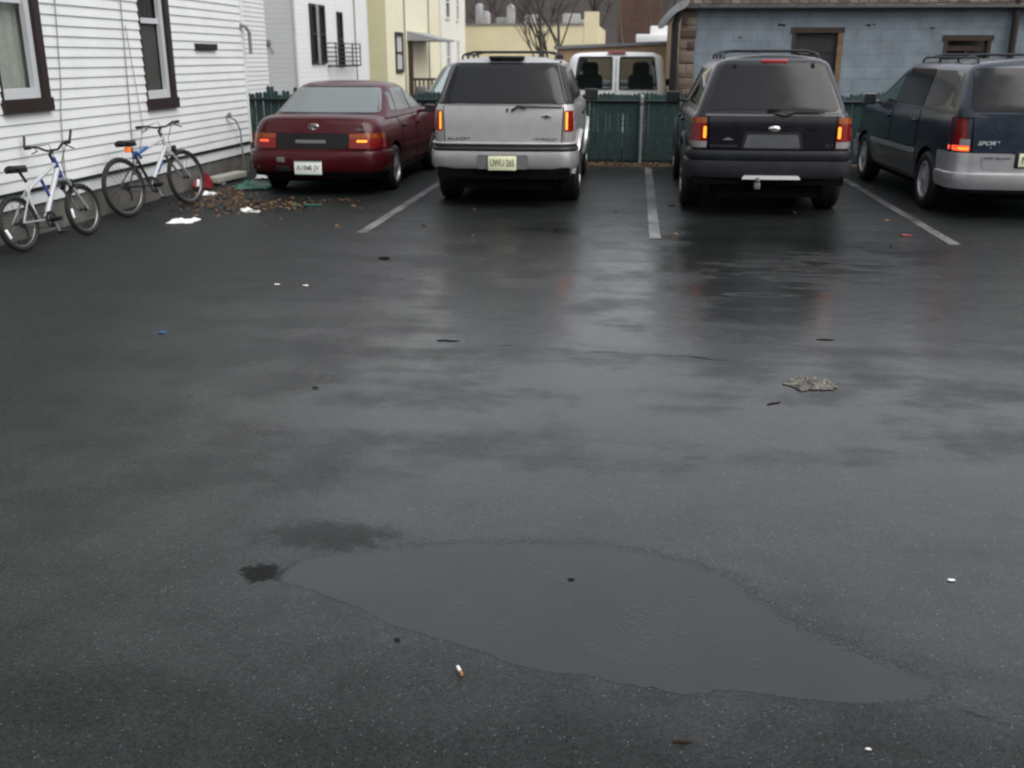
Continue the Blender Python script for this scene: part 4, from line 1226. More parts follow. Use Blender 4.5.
# ------------------------------------------------------------------ BLACK SUV
def black_suv():
    c = thing('parked_suv', 'black four-door SUV with an empty plate mount and lit tail lamps', 'car', (1.435, 10.95, 0), R(-.3), 'cars parked along the fence')
    wh = (1.08, 3.9)
    lo = Shell([(.33, .79), (.5, .835), (.8, .87), (.98, .865), (1.06, .85), (1.10, .82)], [(.3, .18), (.5, .12), (.75, .09), (1.0, .10), (1.10, .12)], [(.3, 4.6), (.8, 4.7), (1.1, 4.6)], rcr=.12, bow=.05, sb=.05)
    hi = Shell([(1.06, .82), (1.15, .79), (1.5, .655), (1.58, .62), (1.625, .575), (1.655, .49)], [(1.06, .115), (1.15, .15), (1.5, .32), (1.58, .36), (1.62, .40), (1.655, .50)], [(1.06, 3.55), (1.55, 2.8), (1.62, 2.6), (1.655, 2.4)], rcr=.12, rcf=.2, bow=.05, bowf=.15, sb=.045)
    top = lambda y: 1.10 if y < 3.3 else 1.10 - .12 * ((y - 3.3) / 1.4) ** 2
    car_shell(c, lo, hi, arches(.36, wh, .43, .37), top, 1.06, 1.655, M['blackpaint'], crown=.035)
    underbody(c, lo, wh, 4.7, .88)
    for y in wh:
        for sg in (-1, 1): wheel(c, sg * .765, y, .365, .24, 'alloy', sg)
    rm = rear_map(lo); hm = rear_map(hi)
    g = pobj('tailgate', ((-.635, .73), (.635, .73), (.655, 1.085), (-.655, 1.085)), rm, M['blackpaint'], c, off=.012, r=.03, nu=24)
    bm = NB(); patch(bm, ((-.647, .72), (.647, .72), (.667, 1.095), (-.667, 1.095)), rm, .002, .035, nu=24); obj('shut_line', bm, M['under'], g)
    f = pobj('rear_window_frame', ((-.74, 1.09), (.74, 1.09), (.575, 1.62), (-.575, 1.62)), hm, M['blackpaint'], c, off=.006, r=.08, nu=24, nv=10)
    pobj('rear_window', ((-.685, 1.125), (.685, 1.125), (.522, 1.585), (-.522, 1.585)), hm, M['tint'], f, off=.012, r=.05, nu=24, nv=10)
    pobj('belt_strip', ((-.69, 1.072), (.69, 1.072), (.69, 1.092), (-.69, 1.092)), rm, M['greyplastic'], c, off=.018, r=.006, nu=20)
    # empty plate mount
    bm = NB(); patch(bm, ((-.285, .745), (.30, .745), (.27, .885), (-.25, .885)), rm, .018, .02, nu=10); o = obj('plate_mount', bm, M['mount'], c)
    bm = NB(); patch(bm, ((-.32, .725), (.335, .725), (.30, .915), (-.28, .915)), rm, .013, .03, nu=10); obj('plate_recess', bm, M['black'], c)
    # oval emblem
    bm = NB(); y = lo.rear(0, .95) - .02
    rows = [[bm.verts.new((.02, y - .012, .945))] * 25] + [[bm.verts.new((.02 + .062 * q * math.cos(k * math.pi / 12), y - .012 * (1 - q * q), .945 + .027 * q * math.sin(k * math.pi / 12))) for k in range(25)] for q in (.6, 1)]
    grid_faces(bm, rows); e = obj('emblem', bm, M['chrome'], c)
    lettering(c, 'EXPLORER', .036, -.485, lo.rear(.485, .765) - .02, .765, M['chrome'], width=.29)
    lettering(c, 'XLT', .036, .595, lo.rear(.595, .77) - .02, .772, M['chrome'], width=.09, shear=.3)
    bm = NB(); bbox(bm, -.50, -.40, 0, .006, .825, .838, .003); bbox(bm, -.47, -.43, 0, .006, .838, .85, .003); bmesh.ops.translate(bm, vec=(0, lo.rear(.45, .83) - .022, 0), verts=bm.verts); obj('badge', bm, M['greyplastic'], c)
    for sg in (-1, 1):
        pobj('indicator_lamp', ((sg * .675, .995), (sg * .835, .995), (sg * .825, 1.055), (sg * .68, 1.055)), rm, M['lampamber'], c, off=.016, r=.012)
        l = pobj('tail_lamp', ((sg * .665, .815), (sg * .84, .815), (sg * .835, .993), (sg * .675, .993)), rm, M['lampred'], c, off=.016, r=.01)
        bm = NB(); patch(bm, ((sg * .677, .845), (sg * .708, .845), (sg * .708, .965), (sg * .677, .965)), rm, .021, .01, nu=3); obj('bulb_strip', bm, M['lit'], l)  # emissive bar for the flash streak in an unlit lamp
        pobj('reversing_lamp', ((sg * .67, .745), (sg * .835, .745), (sg * .84, .812), (sg * .665, .812)), rm, M['lampclear'], c, off=.014, r=.01)
        sm = side_map(hi, sg)
        pobj('quarter_window', ((.48, 1.16), (1.42, 1.16), (1.42, 1.54), (.66, 1.54)), sm, M['sideglass'], c, off=.006, r=.04)
        pobj('door_window', ((1.52, 1.16), (2.28, 1.16), (2.28, 1.54), (1.52, 1.54)), sm, M['sideglass'], c, off=.006, r=.03)
        pobj('door_window', ((2.36, 1.16), (3.15, 1.16), (2.66, 1.54), (2.36, 1.54)), sm, M['sideglass'], c, off=.006, r=.03)
        mirror_part(c, sg * .84, 2.95, 1.16, sg, M['black'])
        for y in wh:
            bm = NB(); pts = []
            for k in range(15):
                a = math.pi * (k / 14); yy = y + .45 * math.cos(a); zz = .37 + .45 * math.sin(a)
                pts.append((sg * (lo.side(yy, zz) + .008), yy, zz))
            tube(bm, pts, .035, 6); obj('wheel_arch_flare', bm, M['darkgreyp'], c)
        bm = NB(); patch(bm, ((1.5, .42), (3.45, .42), (3.45, .60), (1.5, .60)), side_map(lo, sg), .02, .03, nu=10); obj('side_cladding', bm, M['darkgreyp'], c)
    doors(c, lo, hi, [(1.5, 2.3, 0), (2.34, 3.2, .0)], .63, 1.085, M['blackpaint'])
    bm = NB(); sweep(bm, lo, .6, .60, [(-.05, .615), (.04, .62), (.058, .65), (.058, .69), (.045, .718), (-.03, .722)]); obj('bumper_step', bm, M['darkgreyp'], c)
    bm = NB(); sweep(bm, lo, .6, .66, [(-.05, .43), (.03, .435), (.058, .475), (.066, .56), (.06, .605), (.03, .617), (-.05, .617)]); obj('rear_bumper', bm, M['bumpgrey'], c)
    bm = NB(); patch(bm, ((-.29, .425), (.33, .425), (.30, .465), (-.26, .465)), lambda u, v, o: (u, lo.rear(u, .6) - .064 - o, v), .008, .012); obj('chrome_bumper_guard', bm, M['brightsteel'], c)
    bm = NB(); box(bm, -.78, .78, .12, .4, .36, .45); obj('bumper_valance', bm, M['under'], c, smooth=False)
    # hitch ball
    bm = NB(); bbox(bm, -.15, -.09, -.02, .3, .33, .39, .006); lathe(bm, [(0, .06), (.022, .055), (.03, .035), (.02, .012), (.014, -.02)], 12, Matrix.Translation((-.12, .0, .39)) @ Matrix.Rotation(R(-90), 4, 'Y'))
    obj('tow_hitch', bm, M['greyplastic'], c)
    bm = NB(); y = lo.rear(.2, 1.08) - .03
    tube(bm, [(.02, y, 1.10), (.12, y - .01, 1.075), (.2, y - .01, 1.10)], .013, 6); tube(bm, [(.14, y - .02, 1.085), (.22, y - .01, 1.115), (.52, y + .015, 1.112)], .010, 6)
    obj('wiper', bm, M['black'], c)
    bm = NB(); bbox(bm, -.06, .07, lo.rear(0, 1.1) - .035, lo.rear(0, 1.1) - .01, 1.135, 1.15, .005); obj('glass_handle', bm, M['black'], c)
    bm = NB(); bbox(bm, -.13, .14, hi.rear(0, 1.61) - .022, hi.rear(0, 1.61) + .06, 1.60, 1.637, .01); obj('high_brake_lamp', bm, M['redlens'], c)
    for sg in (-1, 1):
        bm = NB(); x = sg * .40; bbox(bm, x - .018, x + .018, hi.rear(x, 1.56) - .022, hi.rear(x, 1.56), 1.545, 1.60, .006); obj('window_hinge', bm, M['black'], c)
    roof_rails(c, .50, .62, 2.4, 1.640, M['black'], cross=(.95, 2.0))
    pobj('windscreen', ((-.68, 1.12), (.68, 1.12), (.55, 1.54), (-.55, 1.54)), front_map(hi), M['sideglass'], c, off=.006, r=.04)
    for sg in (-1, 1): pobj('headlamp', ((sg * .5, .74), (sg * .78, .74), (sg * .78, .9), (sg * .5, .9)), front_map(lo), M['lampclear'], c, off=.01)
    bm = NB(); patch(bm, ((-.46, .72), (.46, .72), (.46, .92), (-.46, .92)), front_map(lo), .01, .02); obj('grille', bm, M['black'], c)
    bm = NB(); sweep(bm, lo, .5, 4.2, [(-.02, .36), (.06, .38), (.08, .5), (.05, .6), (-.02, .62)], front=True); obj('front_bumper', bm, M['darkgreyp'], c)
M['brightsteel'] = mat('bright_steel', (.85, .86, .87), .3, metal=.25)  # near-white base stands in for flash glare on the chrome guard
M['mount'] = mat('plate_mount_grey', (.085, .09, .105), .5, var=.2, vscale=10)
M['bumpgrey'] = mat('bumper_charcoal', (.030, .032, .037), .4, spec=.25, var=.25, vscale=4)
black_suv()

# ------------------------------------------------------------------ RED SEDAN
def sedan():
    c = thing('parked_sedan', 'maroon four-door sedan with a white number plate, parked nearest the white house', 'car', (-3.945, 12.2, 0), R(-.8), 'cars parked along the fence')
    wh = (.93, 3.39)
    c.scale = (1.04, 1, .985)
    lo = Shell([(.20, .74), (.32, .79), (.5, .825), (.68, .83), (.82, .80), (.90, .76), (.95, .715), (.975, .66)], [(.2, .16), (.32, .08), (.56, .05), (.75, .09), (.9, .13), (.95, .17), (.975, .24)], [(.2, 4.2), (.5, 4.3), (.7, 4.28), (.975, 4.1)], rcr=.2, rcf=.25, bow=.08, bowf=.2, sb=.045)
    hi = Shell([(.93, .755), (.99, .725), (1.25, .615), (1.31, .58), (1.345, .53), (1.362, .45)], [(.93, .60), (.99, .72), (1.26, 1.24), (1.31, 1.35), (1.345, 1.48), (1.362, 1.62)], [(.93, 3.35), (1.27, 2.58), (1.33, 2.42), (1.362, 2.2)], rcr=.16, rcf=.18, bow=.09, bowf=.15, sb=.03)
    top = lambda y: .965 + .01 * min(1, max(0, y / .8)) if y < 3.2 else .975 - .20 * ((y - 3.2) / 1.1) ** 1.4
    car_shell(c, lo, hi, arches(.22, wh, .35, .29), top, .93, 1.362, M['maroon'], crown=.02, deck=.02)
    underbody(c, lo, wh, 4.3, .80, .17, .7)
    for y in wh:
        for sg in (-1, 1): wheel(c, sg * .735, y, .292, .18, 'cover', sg)
    rm = rear_map(lo); hm = rear_map(hi)
    pobj('rear_window', ((-.66, 1.0), (.66, 1.0), (.535, 1.295), (-.535, 1.295)), hm, M['bluetint'], c, off=.008, r=.05, nu=20, nv=10)
    bm = NB(); patch(bm, ((-.685, .985), (.685, .985), (.555, 1.312), (-.555, 1.312)), hm, .003, .06, nu=20); obj('window_seal', bm, M['black'], c)
    g = pobj('tail_garnish', ((-.44, .60), (.44, .60), (.44, .772), (-.44, .772)), rm, M['garnish'], c, off=.012, r=.015, nu=16)
    bm = NB(); patch(bm, ((-.20, .66), (.17, .66), (.17, .70), (-.20, .70)), rm, .016, .01, nu=8); obj('garnish_letters', bm, M['greyplastic'], g)
    for sg in (-1, 1):
        l = pobj('tail_lamp', ((sg * .45, .598), (sg * .835, .598), (sg * .825, .715), (sg * .45, .715)), rm, M['lampred'], c, off=.014, r=.015, nu=14)
        pobj('indicator_lamp', ((sg * .45, .718), (sg * .825, .718), (sg * .81, .775), (sg * .45, .775)), rm, M['lampamber'], c, off=.013, r=.012, nu=14)
        bm = NB(); patch(bm, ((sg * .54, .672), (sg * .66, .672), (sg * .66, .70), (sg * .54, .70)), rm, .02, .01, nu=4); obj('bulb_strip', bm, M['lit'] if sg > 0 else M['litred'], l)  # emissive patch for the flash return, one side redder
        sm = side_map(hi, sg)
        pobj('door_window', ((1.42, 1.0), (2.12, 1.0), (2.12, 1.285), (1.55, 1.285)), sm, M['paleside'], c, off=.006, r=.03)
        pobj('door_window', ((2.18, 1.0), (3.02, 1.0), (2.5, 1.285), (2.18, 1.285)), sm, M['paleside'], c, off=.006, r=.03)
        pobj('quarter_window', ((1.12, 1.01), (1.38, 1.01), (1.46, 1.24), (1.34, 1.24)), sm, M['paleside'], c, off=.006, r=.02)
        mirror_part(c, sg * .79, 2.62, .97, sg, M['maroon'], .72)
        bm = NB(); patch(bm, ((1.35, .50), (3.0, .50), (3.0, .545), (1.35, .545)), side_map(lo, sg), .022, .01, nu=12); obj('side_moulding', bm, M['maroon'], c)
        pobj('headlamp', ((sg * .45, .58), (sg * .74, .58), (sg * .74, .70), (sg * .45, .70)), front_map(lo), M['lampclear'], c, off=.01)
    doors(c, lo, hi, [(1.32, 2.13, 0), (2.17, 3.05, .0)], .30, .93, M['maroon'])
    bm = NB(); sweep(bm, lo, .5, .60, [(-.05, .30), (.02, .30), (.05, .34), (.062, .45), (.06, .53), (.045, .558), (-.03, .568)]); obj('rear_bumper', bm, M['maroon'], c)
    bm = NB(); sweep(bm, lo, .5, .55, [(-.05, .245), (.0, .25), (.022, .295), (-.05, .299)]); obj('bumper_valance', bm, M['under'], c)
    bm = NB(); patch(bm, ((-.60, .780), (.60, .780), (.58, .935), (-.58, .935)), rm, .006, .03, nu=20); t = obj('boot_lid', bm, M['maroon'], c)
    bm = NB(); patch(bm, ((-.61, .776), (.61, .776), (.59, .942), (-.59, .942)), rm, .001, .035, nu=20); obj('shut_line', bm, M['under'], t)
    bm = NB(); y = lo.rear(0, .86) - .014
    tube(bm, [(.02 + .055 * math.cos(k * math.pi / 10), y, .855 + .035 * math.sin(k * math.pi / 10)) for k in range(20)], .007, 6, closed=True)
    tube(bm, [(.02 + .02 * math.cos(k * math.pi / 8), y, .855 + .034 * math.sin(k * math.pi / 8)) for k in range(16)], .006, 6, closed=True)
    obj('emblem', bm, M['chrome'], c)
    bm = NB(); bbox(bm, .52, .64, 0, .004, .815, .832, .002); bmesh.ops.translate(bm, vec=(0, lo.rear(.58, .82) - .013, 0), verts=bm.verts); obj('badge', bm, M['greyplastic'], c)
    yb_ = lo.rear(0, .5) - .075
    def ex(o):
        for q, (x0, x1, z0, z1) in enumerate(((-.205, .125, .277, .288), (-.205, .125, .439, .45))):
            bm = NB(); bbox(bm, x0, x1, yb_ - .004, yb_ + .002, z0, z1, .001); obj('plate_border', bm, M['inkgreen'], o)
        bm = NB(); lathe(bm, [(0, .003), (.022, .002), (.022, 0)], 12, Matrix.Translation((-.03, yb_ - .001, .36)) @ Matrix.Rotation(R(90), 4, 'Z') @ Matrix.Rotation(R(180), 4, 'Y')); obj('plate_mark', bm, M['inkred'], o)
    plate(c, -.04, yb_, .363, .335, .17, M['platew'], 'A18 B JV', M['inkgreen'], .085, extra=ex)
    bm = NB(); bbox(bm, -.43, -.33, lo.rear(.38, .5) - .068, lo.rear(.38, .5) - .05, .425, .488, .004); obj('sticker', bm, M['greyplastic'], c)
    bm = NB(); bbox(bm, -.45, -.26, lo.rear(.36, .5) - .060, lo.rear(.36, .5) - .045, .31, .385, .004); obj('sticker', bm, M['garnish'], c)
    bm = NB(); sweep(bm, lo, .5, 3.9, [(-.05, .22), (.02, .24), (.05, .36), (.05, .5), (-.03, .56)], front=True); obj('front_bumper', bm, M['maroon'], c)
    pobj('windscreen', ((-.64, .99), (.64, .99), (.53, 1.29), (-.53, 1.29)), front_map(hi), M['paleside'], c, off=.006, r=.04)
M['garnish'] = mat('smoked_garnish', (.014, .013, .014), .4, spec=.2, coat=.1)
M['paleside'] = mat('sedan_side_glass', (.10, .11, .11), .05, spec=.8)
sedan()

# ------------------------------------------------------------------ MINIVAN (builder shared with the dark one beyond the fence)
def minivan(label, loc, rz, paint_up, paint_low, full=True, front_view=False):
    c = thing('parked_minivan', label, 'car', loc, rz, 'cars parked along the fence' if full else None)
    wh = (1.0, 3.78)
    lo = Shell([(.27, .86), (.35, .91), (.55, .945), (.8, .945), (1.0, .93), (1.10, .90)], [(.27, .13), (.36, .05), (.5, .02), (.62, .06), (.9, .08), (1.1, .10)], [(.27, 4.6), (.6, 4.75), (1.1, 4.45)], rcr=.2, rcf=.3, bow=.08, bowf=.22, sb=.045)
    hi = Shell([(1.06, .905), (1.15, .89), (1.46, .80), (1.54, .765), (1.59, .70), (1.615, .60)], [(1.06, .09), (1.15, .11), (1.5, .27), (1.57, .31), (1.61, .36), (1.64, .46)], [(1.06, 3.95), (1.5, 3.0), (1.58, 2.8), (1.64, 2.55)], rcr=.14, rcf=.22, bow=.07, bowf=.2, sb=.04)
    top = lambda y: 1.10 if y < 3.5 else 1.10 - .22 * ((y - 3.5) / 1.2) ** 1.5
    car_shell(c, lo, hi, arches(.27, wh, .38, .32), top, 1.06, 1.615, paint_up, crown=.03)
    underbody(c, lo, wh, 4.6, .9, .2, .75)
    for y in wh:
        for sg in (-1, 1): wheel(c, sg * .83, y, .325, .20, 'cover', sg, M['hub'])
    rm, hm = rear_map(lo), rear_map(hi)
    pobj('rear_window', ((-.79, 1.12), (.79, 1.12), (.725, 1.55), (-.725, 1.55)), hm, M['tint'], c, off=.008, r=.07, nu=24, nv=10)
    # silver lower quarter: rear apron and side apron
    bm = NB(); sweep(bm, lo, .5, .62, [(-.03, .325), (.02, .33), (.045, .38), (.055, .46), (.05, .49), (.03, .50), (.026, .52), (.024, .60), (.018, .695), (-.03, .70)]); obj('rear_bumper', bm, paint_low, c)
    bm = NB(); patch(bm, ((-.64, .53), (.64, .53), (.66, .695), (-.66, .695)), lambda u, v, o: (u, lo.rear(u, .5) - .024 - o, v), .006, .03, nu=20); obj('tailgate_lower', bm, paint_low, c)
    g = pobj('tailgate', ((-.735, .708), (.735, .708), (.745, 1.095), (-.745, 1.095)), rm, paint_up, c, off=.010, r=.02, nu=24)
    bm = NB(); patch(bm, ((-.745, .702), (.745, .702), (.755, 1.105), (-.755, 1.105)), rm, .002, .03, nu=24); obj('shut_line', bm, M['under'], g)
    for sg in (-1, 1):
        l = pobj('tail_lamp', ((sg * .79, .78), (sg * .915, .78), (sg * .90, 1.06), (sg * .80, 1.06)), rm, M['lampred'], c, off=.016, r=.02)
        bm = NB(); patch(bm, ((sg * .765, .775), (sg * .85, .775), (sg * .85, .84), (sg * .765, .84)), rm, .02, .01, nu=4); obj('reversing_lens', bm, M['lampclear'], l)
        bm = NB(); patch(bm, ((sg * .765, .718), (sg * .912, .718), (sg * .915, .772), (sg * .765, .772)), rm, .018, .01, nu=6); obj('bulb_strip', bm, M['litred'], l)  # red glow put in for flash caught by the lamp foot
        bm = NB(); patch(bm, ((sg * .775, .732), (sg * .86, .732), (sg * .86, .752), (sg * .775, .752)), rm, .022, .008, nu=6); obj('bulb_glow', bm, M['lit'], l)  # brighter core of the same flash return
        sm = side_map(hi, sg)
        pobj('quarter_window', ((.42, 1.14), (1.38, 1.14), (1.38, 1.52), (.60, 1.52)), sm, M['greyglass'], c, off=.006, r=.05)
        pobj('door_window', ((1.44, 1.12), (2.45, 1.12), (2.45, 1.53), (1.44, 1.53)), sm, M['tint'], c, off=.006, r=.04)
        pobj('door_window', ((2.53, 1.12), (3.62, 1.12), (2.9, 1.51), (2.53, 1.51)), sm, M['greenglass'], c, off=.006, r=.04)
        mirror_part(c, sg * .92, 3.3, 1.13, sg, M['greyplastic'])
        sl = side_map(lo, sg)
        bm = NB(); patch(bm, ((1.42, .29), (3.36, .29), (3.36, .62), (1.42, .62)), sl, .010, .02, nu=16); s_ = obj('side_apron', bm, paint_low2 if full else paint_low, c)
        bm = NB(); patch(bm, ((1.42, .585), (3.36, .585), (3.36, .645), (1.42, .645)), sl, .022, .015, nu=16); obj('side_moulding', bm, M['silverlow'], c)
        bm = NB(); patch(bm, ((.12, .335), (.62, .335), (.62, .695), (.12, .695)), sl, .012, .02, nu=10); obj('quarter_apron', bm, paint_low, c)
        bm = NB(); patch(bm, ((4.15, .33), (4.5, .33), (4.5, .62), (4.15, .62)), sl, .012, .02, nu=6); obj('quarter_apron', bm, paint_low, c)
        pobj('headlamp', ((sg * .52, .66), (sg * .86, .66), (sg * .84, .80), (sg * .52, .78)), front_map(lo), M['lampclear'], c, off=.012)
    doors(c, lo, hi, [(1.42, 2.48, 0), (2.52, 3.4, .0)], .66, 1.08, paint_up)
    pobj('windscreen', ((-.80, 1.10), (.80, 1.10), (.68, 1.54), (-.68, 1.54)), front_map(hi), M['paleglass'] if front_view else M['sideglass'], c, off=.008, r=.05, nu=20, nv=10)
    bm = NB(); patch(bm, ((-.48, .62), (.48, .62), (.46, .76), (-.46, .76)), front_map(lo), .014, .02); obj('grille', bm, M['black'], c)
    bm = NB(); sweep(bm, lo, .5, 4.2, [(-.05, .28), (.02, .30), (.05, .40), (.05, .52), (-.03, .58)], front=True); obj('front_bumper', bm, paint_low, c)
    if full:
        roof_rails(c, .64, .52, 2.5, 1.60, M['darkgreyp'], cross=(.9, 2.1))
        y = lo.rear(.6, .77) - .018
        lettering(c, 'SPORT', .06, -.575, y, .80, M['whitedec'], width=.24, shear=.4)
        lettering(c, 'V6', .03, -.53, y + .004, .752, M['whitedec'], width=.07, shear=.4)
        yy = lo.rear(.5, .5) - .036
        lettering(c, 'AWD', .034, -.60, yy + .008, .655, M['black'], width=.10)
        lettering(c, 'VILLAGER', .034, -.44, yy - .004, .655, M['black'], width=.19)
        bm = NB(); bbox(bm, -.335, .135, yy - .02, yy + .02, .555, .725, .01); obj('plate_frame', bm, M['black'], c)
        plate(c, -.10, yy - .03, .64, .40, .135, M['plate'], 'NXB·41L', M['ink'], .1)
    return c
M['hub'] = mat('hub_cover_silver', (.52, .52, .53), .35, metal=.5)
M['greyglass'] = mat('quarter_glass', (.13, .125, .12), .05, spec=.7)
M['greenglass'] = mat('green_glass', (.035, .075, .065), .05, spec=.6)
paint_low2 = mat('side_apron_grey', (.15, .155, .165), .3, metal=.4, coat=.6, var=.2)
minivan('navy and silver minivan with roof rails at the right end of the row', (4.27, 11.15, 0), R(2.0), M['navy'], M['silverlow'])
minivan('dark green minivan facing the fence, seen between the sedan and silver SUV', (-2.95, 22.5, -.06), R(180), M['greenpaint'], M['greenpaint'], full=False, front_view=True)

# ------------------------------------------------------------------ WHITE VAN BEYOND THE FENCE
def white_van():
    c = thing('white_van', 'white van with two rear windows parked behind the green fence', 'van', (-.375, 19.3, -.32), 0)
    wh = (1.1, 4.2)
    lo = Shell([(.35, .92), (.5, .97), (.9, .985), (1.2, .97), (1.3, .96)], [(.35, .1), (.6, .03), (1.0, .02), (1.3, .03)], [(.35, 5.2), (.8, 5.3), (1.3, 4.9)], rcr=.13, bow=.04, sb=.03)
    hi = Shell([(1.28, .965), (1.45, .955), (1.9, .885), (1.98, .855), (2.03, .80), (2.055, .70)], [(1.28, .03), (1.45, .045), (1.9, .10), (2.0, .13), (2.05, .2), (2.055, .3)], [(1.28, 4.8), (1.9, 4.0), (2.0, 3.8), (2.055, 3.5)], rcr=.12, rcf=.2, bow=.03, bowf=.15, sb=.03)
    def keep(p):
        z = p.z
        if p.y > 3.4 and 1.43 < z < 1.93 and abs(p.x) < .72: return False
        if not (1.415 < z < 1.985) or p.y > .25: return True
        e = .755 - (z - 1.40) * .13
        return not (.075 < abs(p.x) < e)
    bm = NB()
    lo.nr = hi.nr = 26
    lo.mesh(bm, arches(.36, wh, .40, .36), lambda y: 1.30, [0, .08, .2, .35, .5, .65, .8, .92, 1], crown=.0)
    hi.mesh(bm, lambda y: 1.28, lambda y: 2.055, [0, .08, .168, .2, .3, .4, .5, .6, .7, .8, .885, .92, .95, .98, 1], crown=.02, keep=keep)
    b = obj('body', bm, M['vanwhite'], c, angle=50)
    underbody(c, lo, wh, 5.2, .95, .25, .6)
    for y in wh:
        for sg in (-1, 1): wheel(c, sg * .86, y, .36, .22, 'cover', sg)
    hm = rear_map(hi); rm = rear_map(lo)
    for sg in (-1, 1):
        # rubber seal frame with a clear pane
        q = ((sg * .075, 1.415), (sg * .76, 1.415), (sg * .685, 1.965), (sg * .075, 1.965))
        bm = NB(); pts = []
        for (a, b_) in zip(q, q[1:] + q[:1]):
            for k in range(6): pts.append((a[0] + (b_[0] - a[0]) * k / 6, 0, a[1] + (b_[1] - a[1]) * k / 6))
        pts = [(x, hi.rear(x, z) - .006, z) for x, _, z in pts]
        tube(bm, pts, .014, 6, closed=True); w = obj('rear_window', bm, M['black'], c)
        bm = NB(); patch(bm, q, hm, -.004, .02, nu=10, rim=.004); obj('pane', bm, M['vanpane'], w)
        pobj('tail_lamp', ((sg * .80, .95), (sg * .945, .95), (sg * .93, 1.27), (sg * .80, 1.27)), rm, M['lampred'], c, off=.012, r=.015)
        sm = side_map(hi, sg)
        pobj('door_window', ((3.2, 1.4), (4.4, 1.4), (3.9, 1.9), (3.2, 1.9)), sm, M['sideglass'], c, off=.006, r=.04)
        mirror_part(c, sg * .97, 4.0, 1.45, sg, M['black'])
    for x in (-.52, .46):
        bm = NB(); bbox(bm, x - .24, x + .24, 1.3, 1.5, .8, 1.64, .07); bbox(bm, x - .16, x + .16, 1.32, 1.47, 1.60, 1.86, .07); obj('seat', bm, M['seatgrey'], c)
    pobj('windscreen', ((-.72, 1.42), (.72, 1.42), (.70, 1.93), (-.70, 1.93)), front_map(hi), M['vanpane'], c, off=.004, r=.03, rim=.004)
    bm = NB(); bbox(bm, -.16, .17, .10, .25, 2.05, 2.085, .01); obj('high_brake_lamp', bm, M['redlens'], c)
    bm = NB(); bbox(bm, -.30, .30, -.03, .1, 1.0, 1.32, .02); obj('plate_panel', bm, M['black'], c)
    bm = NB(); sweep(bm, lo, .55, .5, [(-.05, .48), (.08, .49), (.1, .56), (.08, .66), (-.03, .68)]); obj('rear_bumper', bm, M['chrome'], c)
    bm = NB(); sweep(bm, lo, .55, 4.9, [(-.05, .48), (.08, .49), (.1, .56), (.08, .66), (-.03, .68)], front=True); obj('front_bumper', bm, M['chrome'], c)
    bm = NB(); tube(bm, [(0, lo.rear(0, .7) - .008, .72), (0, hi.rear(0, 1.3) - .008, 1.3), (0, hi.rear(0, 1.95) - .006, 1.95)], .006, 6); obj('door_seam', bm, M['greyplastic'], c)
    for sg in (-1, 1): pobj('headlamp', ((sg * .55, .8), (sg * .85, .8), (sg * .85, 1.0), (sg * .55, 1.0)), front_map(lo), M['lampclear'], c, off=.012)
M['seatgrey'] = mat('seat_grey', (.06, .065, .065), .8)
M['vanpane'] = mat('van_glass', (.52, .63, .63), .03, trans=1.0, ior=1.12)
white_van()

